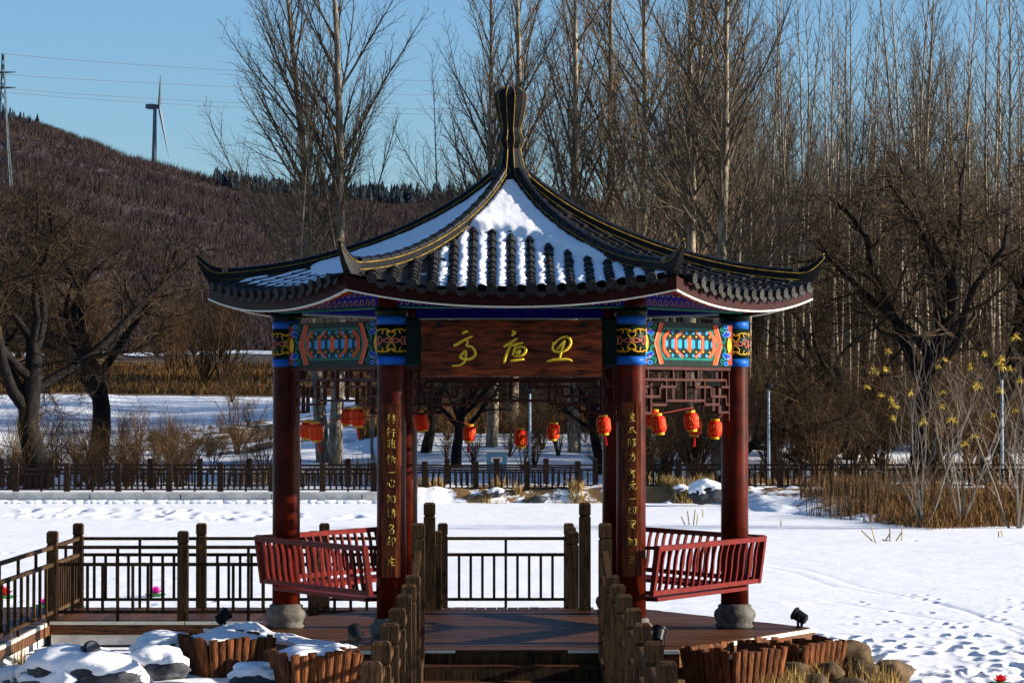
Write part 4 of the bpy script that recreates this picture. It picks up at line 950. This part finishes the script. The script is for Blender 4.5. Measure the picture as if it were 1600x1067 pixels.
# electric wires hanging from the deck at the left
for (xa_, xb_, lab) in ((548,552,'left'),(566,568,'right')):
    o = MB().tube(smooth_path([P(xa_,1008,30.75),P(xa_-3,1030,30.6),P(xb_,1060,30.5),P(xb_+5,1085,30.4)]), .006, 5).build('wire', M['cable']); tag(o, 'thin loose wire hanging under the platform edge, %s one' % lab, 'wire', 'wires under the platform')
# utility cabinet, lamp poles
cb = P(776,748,93); t = thing('utility_cabinet', cb, 'blue-grey utility cabinet with a white notice behind the far fence', 'cabinet')
MB().box(cb+Vector((0,0,.42)), (.62,.4,.84)).build('body', M['cabinet'], t); MB().box(cb+Vector((0,0,.86)), (.72,.5,.05)).build('roof', M['white'], t)
pn_ = MB().box(cb+Vector((.0,-.205,.60)), (.34,.012,.14)).build('notice', M['white'], t)
for s in (-.09,0,.09): MB().box(cb+Vector((s,-.214,.60)), (.05,.008,.07)).build('mark', M['lantern'], pn_)
for px, yt, yb, D, lab in ((828,612,745,93.5,'seen through the central opening'),(1201,606,752,92,'right of the pavilion'),(1566,590,760,90,'near the right edge behind the yellow tassels')):
    t = thing('lamp_pole', P(px,yb,D), 'slim grey lamp pole '+lab, 'lamp pole', 'lamp poles on the far bank')
    MB().tube([P(px,yb,D),P(px,yt+3,D)], [.05,.035], 10).build('pole', M['pole'], t, True)
    MB().lathe([(.05,0),(.13,.02),(.14,.10),(.03,.16)],12,P(px,yt,D)).build('lamp_head', M['black'], t)
# lotus ornaments on the ice
def lotus(px, py, m, label, s=1.0):
    D = (CZ-LAKE)*F/(py-620); p = P(px,py,D); t = thing('lotus_ornament', p, label, 'ornament', 'lotus ornaments on the ice')
    lf = MB().lathe([(.0,.005),(.14*s,.015),(.17*s,.04)],12,p); lf.build('leaf', M['leaf'], t)
    pm = MB()
    for ring, (n, tilt, L_) in enumerate(((8,60,.17),(7,35,.16),(5,12,.14))):
        for j in range(n):
            a = 6.283*j/n+ring*.4; d = Vector((math.cos(a)*math.sin(R_(tilt)), math.sin(a)*math.sin(R_(tilt)), math.cos(R_(tilt)))); q = Vector((-math.sin(a),math.cos(a),0)); b = p+Vector((0,0,.03))
            pm.poly([b, b+d*L_*.5*s+q*.035*s, b+d*L_*s, b+d*L_*.5*s-q*.035*s])
    pm.build('petals', M[m], t)
lotus(244,931,'petalp','magenta lotus ornament on the ice behind the boardwalk railing'); lotus(121,950,'petalr','small red lotus ornament at the foot of the boardwalk railing',.8); lotus(70,948,'petalp','small magenta lotus ornament left of the corner post',.8); lotus(8,934,'petalr','red lotus ornament at the left edge of the photo',1.2); lotus(1562,1071,'petalr','red lotus ornament on the ice at the bottom right',.75)
# ================================================================== VEGETATION
def grow(rng, tb, cb, p, d, L, r, lvl, spec):
    s = spec[lvl]; n = s['seg']; pts = [p.copy()]; rad = [r]; dirs = [d.copy()]
    q = p.copy(); dd = d.copy()
    for i in range(n):
        dd = dd+Vector((rng.gauss(0,1), rng.gauss(0,1), rng.gauss(0,.6)))*s['wob']; dd.z += s['up']; dd.normalize()
        q = q+dd*(L/n); pts.append(q.copy()); rad.append(r*(1-(i+1)/n*s['taper'])); dirs.append(dd.copy())
    mb = tb if lvl < s.get('trunklv', 1) else cb
    mb.tube(pts, rad, s['n'], cap=False)
    if lvl+1 >= len(spec): return
    c = spec[lvl+1]; k = s['kids']; k = max(1, int(k*(L/s['L0'])+.5)) if lvl else k
    for j in range(k):
        t = s['from']+(1-s['from'])*(j+rng.random())/k; i = min(int(t*n), n-1); f = t*n-i
        b = pts[i].lerp(pts[i+1], f); bd = dirs[i+1]; br = rad[i]+(rad[i+1]-rad[i])*f
        a = R_(rng.uniform(*c['ang'])); side = bd.orthogonal().normalized(); side = Matrix.Rotation(rng.uniform(0,6.283) if lvl == 0 else j*2.4+rng.uniform(-.6,.6), 3, bd) @ side
        nd = (bd*math.cos(a)+side*math.sin(a)).normalized()
        l = c['len'](t, L)*rng.uniform(.7,1.25)
        grow(rng, tb, cb, b, nd, l, max(min(br*c['rk'], c['rmax']), c['rmin']), lvl+1, spec)
def poplar_spec(h, low=.12, kids=34, wide=1.0, k2=15, k3=9):
    return [dict(seg=16, wob=.018, up=.02, taper=.93, n=8, kids=kids, L0=h, **{'from':low}),
            dict(seg=7, wob=.05, up=.045, taper=.9, n=5, kids=k2, L0=h*.25, ang=(19,41), len=lambda t, L: max(L*.40*wide*(1.08-t)**.8, .8), rk=.42, rmax=.058, rmin=.016, **{'from':.18}),
            dict(seg=4, wob=.08, up=.05, taper=.85, n=3, kids=k3, L0=1.4, ang=(16,38), len=lambda t, L: max(L*.36*(1.15-t), .35), rk=.6, rmax=.024, rmin=.009, **{'from':.15}),
            dict(seg=2, wob=.12, up=.04, taper=.8, n=3, kids=0, L0=.5, ang=(20,50), len=lambda t, L: max(L*.40, .25), rk=.6, rmax=.012, rmin=.0068, **{'from':.1})]
def old_spec(h):
    return [dict(seg=7, wob=.12, up=.0, taper=.45, n=9, kids=7, L0=h*.4, **{'from':.45}),
            dict(seg=8, wob=.17, up=.05, taper=.75, n=6, kids=8, L0=h*.5, ang=(25,65), len=lambda t, L: h*.52, rk=.62, rmax=.3, rmin=.03, trunklv=2, **{'from':.25}),
            dict(seg=6, wob=.22, up=.03, taper=.8, n=4, kids=9, L0=h*.22, ang=(30,70), len=lambda t, L: max(L*.48*(1.2-t*.6), .5), rk=.55, rmax=.09, rmin=.015, **{'from':.2}),
            dict(seg=5, wob=.25, up=.02, taper=.8, n=3, kids=9, L0=.9, ang=(30,70), len=lambda t, L: max(L*.45, .45), rk=.55, rmax=.03, rmin=.009, **{'from':.15}),
            dict(seg=3, wob=.25, up=.02, taper=.7, n=3, kids=0, L0=.4, ang=(25,65), len=lambda t, L: max(L*.5, .28), rk=.6, rmax=.014, rmin=.009, **{'from':.15})]
def shrub_mesh(seed, h, stems, m, spread=38, kk=(7,6)):
    rng = random.Random(seed); mb = MB()
    spec = [dict(seg=6, wob=.10, up=.03, taper=.8, n=4, kids=kk[0], L0=h, **{'from':.25}),
            dict(seg=4, wob=.14, up=.05, taper=.8, n=3, kids=kk[1], L0=h*.4, ang=(20,50), len=lambda t, L: L*.42, rk=.55, rmax=.02, rmin=.007, **{'from':.2}),
            dict(seg=3, wob=.16, up=.03, taper=.7, n=3, kids=0, L0=.3, ang=(20,50), len=lambda t, L: max(L*.42,.2), rk=.6, rmax=.01, rmin=.0045, **{'from':.1})]
    for j in range(stems):
        a = rng.uniform(0,6.283); t = R_(rng.uniform(2,spread)); d = Vector((math.cos(a)*math.sin(t), math.sin(a)*math.sin(t), math.cos(t)))
        grow(rng, mb, mb, Vector((math.cos(a)*.08*rng.random(), math.sin(a)*.08*rng.random(), -.05)), d, h*rng.uniform(.6,1.05), .016*h**.6, 0, spec)
    return mb.mesh('branches', M[m])
def tree_meshes(seed, spec, h, r, lean, mt, mc):
    rng = random.Random(seed); tb = MB(); cb = MB()
    grow(rng, tb, cb, Vector((0,0,-.15)), Vector((lean[0],lean[1],1)).normalized(), h, r, 0, spec)
    return tb.mesh('trunk', M[mt], True), cb.mesh('crown', M[mc])
def place(me, name, p, rz, s, label, cat='tree', group=None, sz=None, tilt=(0,0)):
    t = thing(name, p, label, cat, group); t.rotation_euler = (tilt[0], tilt[1], rz); t.scale = (s, s, sz or s)
    for n_, m_ in zip(('trunk','crown') if len(me) > 1 else ('branches',), me):
        o = bpy.data.objects.new(n_, m_); C.objects.link(o); o.parent = t
    return t
def gpos(px, D): x = CX+(px-779.5)*D/F; y = D+CY; return Vector((x, y, float(ground_h(x, y))))
POP = [tree_meshes(100+i, poplar_spec(h, low, kids, wd), h, r, (0,0), 'bark', 'twig') for i, (h, low, kids, wd, r) in enumerate(((19,.24,42,1.0,.24),(20,.28,42,.95,.24),(18,.22,44,1.1,.22)))]
THIN = [tree_meshes(120+i, poplar_spec(h, low, kids, wd, 10, 7), h, r, (0,0), 'bark', 'twig') for i, (h, low, kids, wd, r) in enumerate(((18,.30,32,.62,.105),(17,.22,34,.7,.09),(19,.38,30,.6,.11)))]
# tall poplars that stand out: top / base pixel columns give the lean
HERO = [(505,455,104,0,1.05,'left trunk of the poplar pair standing against the sky at the left'),(524,508,103,1,1.08,'right trunk of the poplar pair standing against the sky, dark foot behind the left bay'),
        (768,728,106,2,1.0,'tall bare poplar just left of the roof finial'),(800,812,112,1,1.05,'bare poplar rising directly behind the roof finial'),(897,856,104,0,1.05,'tall bare poplar first to the right of the finial'),(938,905,107,1,1.0,'slender straight bare poplar second to the right of the finial'),
        (1006,964,104,2,1.08,'bare poplar above the right half of the roof'),(1070,1046,101,0,1.0,'dark poplar trunk close left of the thick pale trunk'),(1086,1064,103,1,1.02,'bare poplar between the dark trunk and the thick pale trunk'),(1122,1084,99,2,1.12,'thick pale-barked poplar above the right end of the roof')]
for i, (pb, pt, D, v, s, lab) in enumerate(HERO):
    p = gpos(pb, D); lean = math.atan((pt-pb)/690.)
    place(POP[v], 'poplar_tree', p, [0.3,2.1,4.0,1.0,5.1,2.7,.9,3.5,5.6,1.7][i], s, lab, 'tree', 'tall bare poplars', tilt=(0,lean))
# slim leaning stem left of the pair
place(THIN[1], 'poplar_tree', gpos(470,101), 1.0, .72, 'thin leaning poplar sapling at the left of the tall pair', 'tree', 'tall bare poplars', tilt=(0,-.13))
place(THIN[0], 'poplar_tree', gpos(582,104), 2.0, .62, 'young slender poplar between the tall pair and the roof apex', 'tree', 'tall bare poplars', tilt=(0,.10))
place(THIN[2], 'poplar_tree', gpos(690,112), 2.0, .75, 'young slender poplar above the left roof slope', 'tree', 'tall bare poplars', tilt=(0,.03))
rg_ = random.Random(77)
cnt = 0
for k in range(1400):
    px = rg_.uniform(860, 1760); D = 117+140*rg_.random()**1.3
    dens = min(1, max(.04, (px-960)/260))
    if rg_.random() > dens: continue
    me = THIN[rg_.randrange(3)] if rg_.random() < .93 else POP[rg_.randrange(3)]
    zone = [z_ for z_ in (('in the stretch above the right end of the roof',1290),('between the roof tip and the big gnarled tree',1420),('behind the big gnarled tree and the tasselled bushes',9999)) if px < z_[1]][0]
    s = rg_.uniform(.8,1.1) if px > 1000 else rg_.uniform(.7,.95)
    place(me, 'poplar_tree', gpos(px, D), rg_.uniform(0,6.28), s, 'slender bare poplar of the grove '+zone[0], 'tree', 'grove poplars '+zone[0], sz=s*rg_.uniform(.9,1.15), tilt=(rg_.gauss(0,.02), rg_.gauss(0,.025)))
    cnt += 1
    if cnt >= 280: break
# far wood closing the view behind the grove
n = 5200; rng = np.random.RandomState(17)
px = rng.uniform(640, 1900, n); px = np.where(rng.rand(n) < .5*np.clip((1050-px)/300, 0, 1), px+600, px); D = rng.uniform(150, 330, n)
X_ = CX+(px-779.5)*D/F; base = ground_h(X_, D+CY); base = np.where(D > 260, base+0, base)
hg = rng.uniform(9, 15, n)*np.where(px < 1000, .55, 1.0)
V, T = sticks(px, D, base, hg, 24, 1.8, .045, .55)
o = npmesh('far_wood', V, T, M['farwood'], smooth=False); tag(o, 'brown mass of bare woodland far behind the poplar grove', 'woodland', kind='stuff')
# gnarled old trees
OLD = [tree_meshes(140+i, old_spec(h), h*.42, r, ln, 'dbark', 'dtwig') for i, (h, r, ln) in enumerate(((10.2,.36,(.0,0)),(9.8,.32,(.25,0)),(8.6,.28,(-.2,.1))))]
for px, D, v, rz, s, lab in ((58,92.5,0,2.3,1.15,'large dark forked old tree at the left edge behind the fence'),(150,104,1,.8,1.2,'dark spreading old tree second from the left edge'),(-40,96,2,1.0,1.1,'dark old tree cut off by the left edge of the photo'),
        (1440,96,0,.4,1.25,'big dark gnarled tree among the grove at the right'),(1570,99,1,3.6,1.15,'dark spreading tree at the right edge of the grove'),(1330,102,2,5.2,.95,'dark crooked tree left of the big gnarled one'),
        (665,104,2,2.0,.75,'brown bushy tree above the left roof ridge'),(712,99,1,5.0,.62,'crooked tree behind the left of the central opening'),(945,97,2,.5,.7,'dark crooked tree behind the right rear column')):
    place(OLD[v], 'old_tree', gpos(px, D), rz, s, lab, 'tree', 'dark gnarled trees')
# leaning dark tree in the right bay
place(OLD[1], 'old_tree', gpos(1130,94), 3.3, .62, 'dark trunk leaning left behind the right bay lanterns', 'tree', 'dark gnarled trees', tilt=(0,-.75))
# shrubs and saplings
SH = [shrub_mesh(160+i, h, st, 'shrub') for i, (h, st) in enumerate(((2.4,16),(2.0,20),(3.0,14)))]
def shr(px, D, v, s, lab, grp): place((SH[v],), 'shrub', gpos(px, D), rg_.uniform(0,6.28), s, lab, 'shrub', grp)
shr(243,108,1,.62,'small bare bush low on the snow slope left','bushes on the snow slope'); shr(372,110,0,.95,'bare bush with dark foot on the snow slope beside the left column','bushes on the snow slope'); shr(415,99,2,.7,'thin bush just left of the left column','bushes on the snow slope'); shr(190,100,0,.75,'bush between the dark trees and the snow slope','bushes on the snow slope')
place((SH[2],), 'shrub', gpos(330,101), 1.0, .5, 'dark twiggy bush behind the fence left of the pavilion', 'shrub')
for k in range(95):
    px = rg_.uniform(950, 1680); D = rg_.uniform(93, 125)
    shr(px, D, rg_.randrange(3), rg_.uniform(.7,1.35), 'brown leafless shrub in the undergrowth before the poplar grove', 'undergrowth shrubs')
for k in range(16):
    px = rg_.uniform(660, 950); D = rg_.uniform(96, 112)
    shr(px, D, rg_.randrange(3), rg_.uniform(.35,.8), 'leafless shrub on the snow seen through the central opening', 'shrubs behind the central opening')
for k in range(24):
    px = rg_.uniform(60, 440); D = rg_.uniform(96, 128)
    shr(px, D, rg_.randrange(3), rg_.uniform(.25,.7), 'small leafless scrub on the snow slope left of the pavilion', 'scrub on the snow slope')
for k in range(22):
    px = rg_.uniform(0, 420); D = rg_.uniform(134, 185)
    shr(px, D, rg_.randrange(3), rg_.uniform(.8,1.8), 'bare shrub on the brown terraces below the hill', 'shrubs on the terraces')
for k in range(26):
    px = rg_.uniform(-20, 300); D = rg_.uniform(91.5, 98)
    shr(px, D, rg_.randrange(3), rg_.uniform(.4,.85), 'low bare shrub close behind the left fence', 'shrubs behind the left fence')
# dry grass and reeds (nobody could count the blades)
rng = np.random.RandomState(23)
def blades(name, px, D, h, wd, m, label, lean=.28, base=None):
    n = len(px); x = CX+(px-779.5)*D/F; y = D+CY; z = ground_h(x, y) if base is None else np.full(n, base)
    a = rng.rand(n)*6.283; ln = np.abs(rng.randn(n))*lean*h; hh = h*rng.uniform(.6,1.15,n); wv = wd*rng.uniform(.6,1.4,n); b = rng.rand(n)*6.283
    mx = x+ln*.35*np.cos(a); my = y+ln*.35*np.sin(a)
    V = np.stack([np.stack([x-wv*np.cos(b), y-wv*np.sin(b), z-.03],-1), np.stack([x+wv*np.cos(b), y+wv*np.sin(b), z-.03],-1), np.stack([mx+wv*.8*np.cos(b), my+wv*.8*np.sin(b), z+hh*.55],-1), np.stack([mx-wv*.8*np.cos(b), my-wv*.8*np.sin(b), z+hh*.55],-1), np.stack([x+ln*np.cos(a), y+ln*np.sin(a), z+hh],-1)],1).reshape(-1,3)
    i = np.arange(n)*5; T = np.concatenate([np.stack([i,i+1,i+2],-1), np.stack([i,i+2,i+3],-1), np.stack([i+3,i+2,i+4],-1)])
    o = npmesh(name, V, T, M[m], smooth=False); tag(o, label, 'grass', kind='stuff'); return o
def cluster(n, pa, pb, da, db, thr, sc=.35, seed=91):
    px = rng.uniform(pa, pb, n*4); D = rng.uniform(da, db, n*4)
    if callable(thr): keep = thr(px, D)
    else: x = (px-779.5)*D/F; keep = fbm(x*sc, D*sc*.8, seed) > thr
    return px[keep][:n], D[keep][:n]
px, D = cluster(13000, 1170, 1720, 66, 92, lambda p, d: (d > shore(p)+.1) & (fbm((p-779)*d/F*.4, d*.3, 91)+.45*np.clip((p-1300)/170, -.12, .7)*np.clip((88-d)/3,-1,1) > .07))
blades('reed_bed', px, D, (.25+.20*np.clip((px-1180)/260,0,1))*rng.uniform(.4,1.3,len(px)), .010, 'reed', 'orange brown dry reeds and grass covering the right bank', .5)
px, D = cluster(3000, 1250, 1720, 68, 90, lambda p, d: (d > shore(p)+.3) & (fbm((p-779)*d/F*.5, d*.3, 95) > .0))
blades('reed_bed', px, D, rng.uniform(.4,1.0,len(px)), .007, 'shrub', 'tall dark stalks standing among the reeds of the right bank', .18)
px, D = cluster(3500, 640, 1130, 86.2, 88.6, .12, .9)
blades('shore_grass', px, D, rng.uniform(.2,.45,len(px)), .010, 'straw', 'tufts of straw grass among the snowy stones of the far shore', .5)
px, D = cluster(26000, -60, 640, 131, 160, lambda p, d: (p < 470) | (d > 128))
blades('terrace_grass', px, D, rng.uniform(.2,.5,len(px)), .02, 'reed', 'orange brown dry grass on the terrace above the snow slope', .35)
px, D = cluster(15000, 560, 1020, 111, 128, lambda p, d: p > 0)
blades('terrace_grass', px, D, rng.uniform(.5,1.1,len(px)), .018, 'reed', 'band of dry golden grass behind the central opening', .25)
px, D = cluster(15000, 980, 1720, 93, 140, .08, .2)
blades('woodland_grass', px, D, rng.uniform(.4,.9,len(px)), .015, 'reed', 'brown withered undergrowth on the floor of the poplar grove', .3)
px, D = cluster(1200, 150, 600, 91.5, 100, .05, .4)
blades('slope_grass', px, D, rng.uniform(.4,.9,len(px)), .010, 'reed', 'sparse reed stalks on the foot of the left snow slope', .15)
px, D = cluster(3800, 1165, 1400, 29.6, 32.2, lambda p, d: fbm((p-779)*d/F*2.2, d*1.5, 97) > -.02)
blades('bank_grass', px, D, rng.uniform(.08,.26,len(px)), .0035, 'straw', 'straw coloured grass tufts between the rocks of the right bank', .5)
px = np.concatenate([rng.normal(35,9,40), rng.normal(255,5,10)]); D = np.concatenate([rng.normal(33.0,.12,40), rng.normal(31.3,.1,10)])
blades('reed_clump', px, D, np.concatenate([rng.uniform(.3,.6,40), rng.uniform(.12,.25,10)]), .006, 'straw', 'pale dry reed clump at the bottom left corner', .15, .22)
# broken reed stalks standing in the ice
t = MB()
for x0, y0, x1, y1, D in ((1368,848,1361,822,63),(1363,845,1345,828,63),(1390,846,1390,822,64),(1395,846,1378,843,64),(1382,846,1391,832,64),(1409,846,1409,820,64),(1399,846,1408,832,64),(1425,848,1433,844,64),(1560,840,1560,830,66),(1567,843,1564,828,66),(1077,823,1074,798,72),(1083,823,1086,795,72),(1088,823,1090,804,72),(1071,822,1064,806,72),(1098,808,1098,796,76),(1220,822,1220,812,71)):
    t.tube([P(x0,y0,D), P(x1,y1,D)], .013, 4)
tag(t.build('ice_reeds', M['straw']), 'broken straw stalks sticking up out of the lake snow', 'reeds', kind='stuff')
# pale bushes on the right bank hung with yellow tassels
PB = [shrub_mesh(180+i, h, st, 'pale_twig', 30, (6,5)) for i, (h, st) in enumerate(((4.2,6),(4.6,5)))]
for px, D, v, rz, lab in ((1440,70.5,0,1.0,'pale stemmed bush with yellow tassels, left one on the right bank'),(1500,71.5,1,2.6,'pale stemmed bush with yellow tassels, middle one on the right bank'),(1590,70.5,0,4.2,'pale stemmed bush with yellow tassels at the right edge')):
    place((PB[v],), 'tasselled_bush', gpos(px, D), rz, .9, lab, 'bush', 'bushes with yellow tassels')
tm = MB(); rt_ = random.Random(6)
for j in range(22):
    a = rt_.uniform(0,6.283); e = R_(rt_.uniform(-40,35)); d = Vector((math.cos(a)*math.cos(e), math.sin(a)*math.cos(e), math.sin(e)))*rt_.uniform(.11,.2); q = d.cross(Vector((0,0,1))).normalized()*.012
    tm.poly([q*-.6, d*.6-q+Vector((0,0,.012)), d+Vector((0,0,-.03)), d*.6+q+Vector((0,0,.012)), q*.6])
tas_me = tm.mesh('ribbons', M['tasselyellow'])
tk = MB().tube([(0,0,0),(0,0,.09)], .006, 4).mesh('hook', M['straw'])
TP = [(1355,604),(1388,548),(1366,578),(1382,576),(1424,612),(1376,616),(1393,622),(1397,632),(1395,652),(1443,657),(1470,634),(1474,612),(1466,572),(1474,561),(1518,572),(1538,552),(1566,558),(1566,572),(1562,566),(1580,575),(1588,525),(1526,600),(1530,603),(1486,655),(1492,656),(1552,648),(1523,680),(1508,692),(1586,640),(1594,592),(1562,608)]
for i, (px, py) in enumerate(TP):
    col = 'left' if px < 1430 else 'middle' if px < 1545 else 'right'
    hgt = 'high' if py < 585 else 'low' if py > 630 else 'halfway up'
    t = thing('yellow_tassel', P(px, py, 70+rt_.uniform(-.5,.5)), 'yellow ribbon tassel hung %s in the %s of the pale bushes' % (hgt, col), 'tassel', 'yellow tassels, %s %s' % (hgt, col))
    t.rotation_euler.z = rt_.uniform(0,6.28); t.scale = (rt_.uniform(.5,1.0), rt_.uniform(.5,1.0), rt_.uniform(.6,1.1))
    for nm, me in (('ribbons',tas_me),('hook',tk)): o = bpy.data.objects.new(nm, me); C.objects.link(o); o.parent = t
# stones and snow lumps along the far shore in the middle
for k in range(34):
    px = rg_.uniform(650, 940) if k < 24 else rg_.uniform(1015, 1080); D = rg_.uniform(86.0, 87.4); p = gpos(px, D)
    r = rg_.uniform(.10,.24); rock(p+Vector((0,0,.02)), (r,r*.8,r*.55), 200+k, 'greyrock', 'snow-dusted stone in the row along the far shore below the fence', rg_.random() < .75, 'stones on the far shore')
scene.render.engine = 'CYCLES'
scene.cycles.max_bounces = 6; scene.cycles.diffuse_bounces = 3
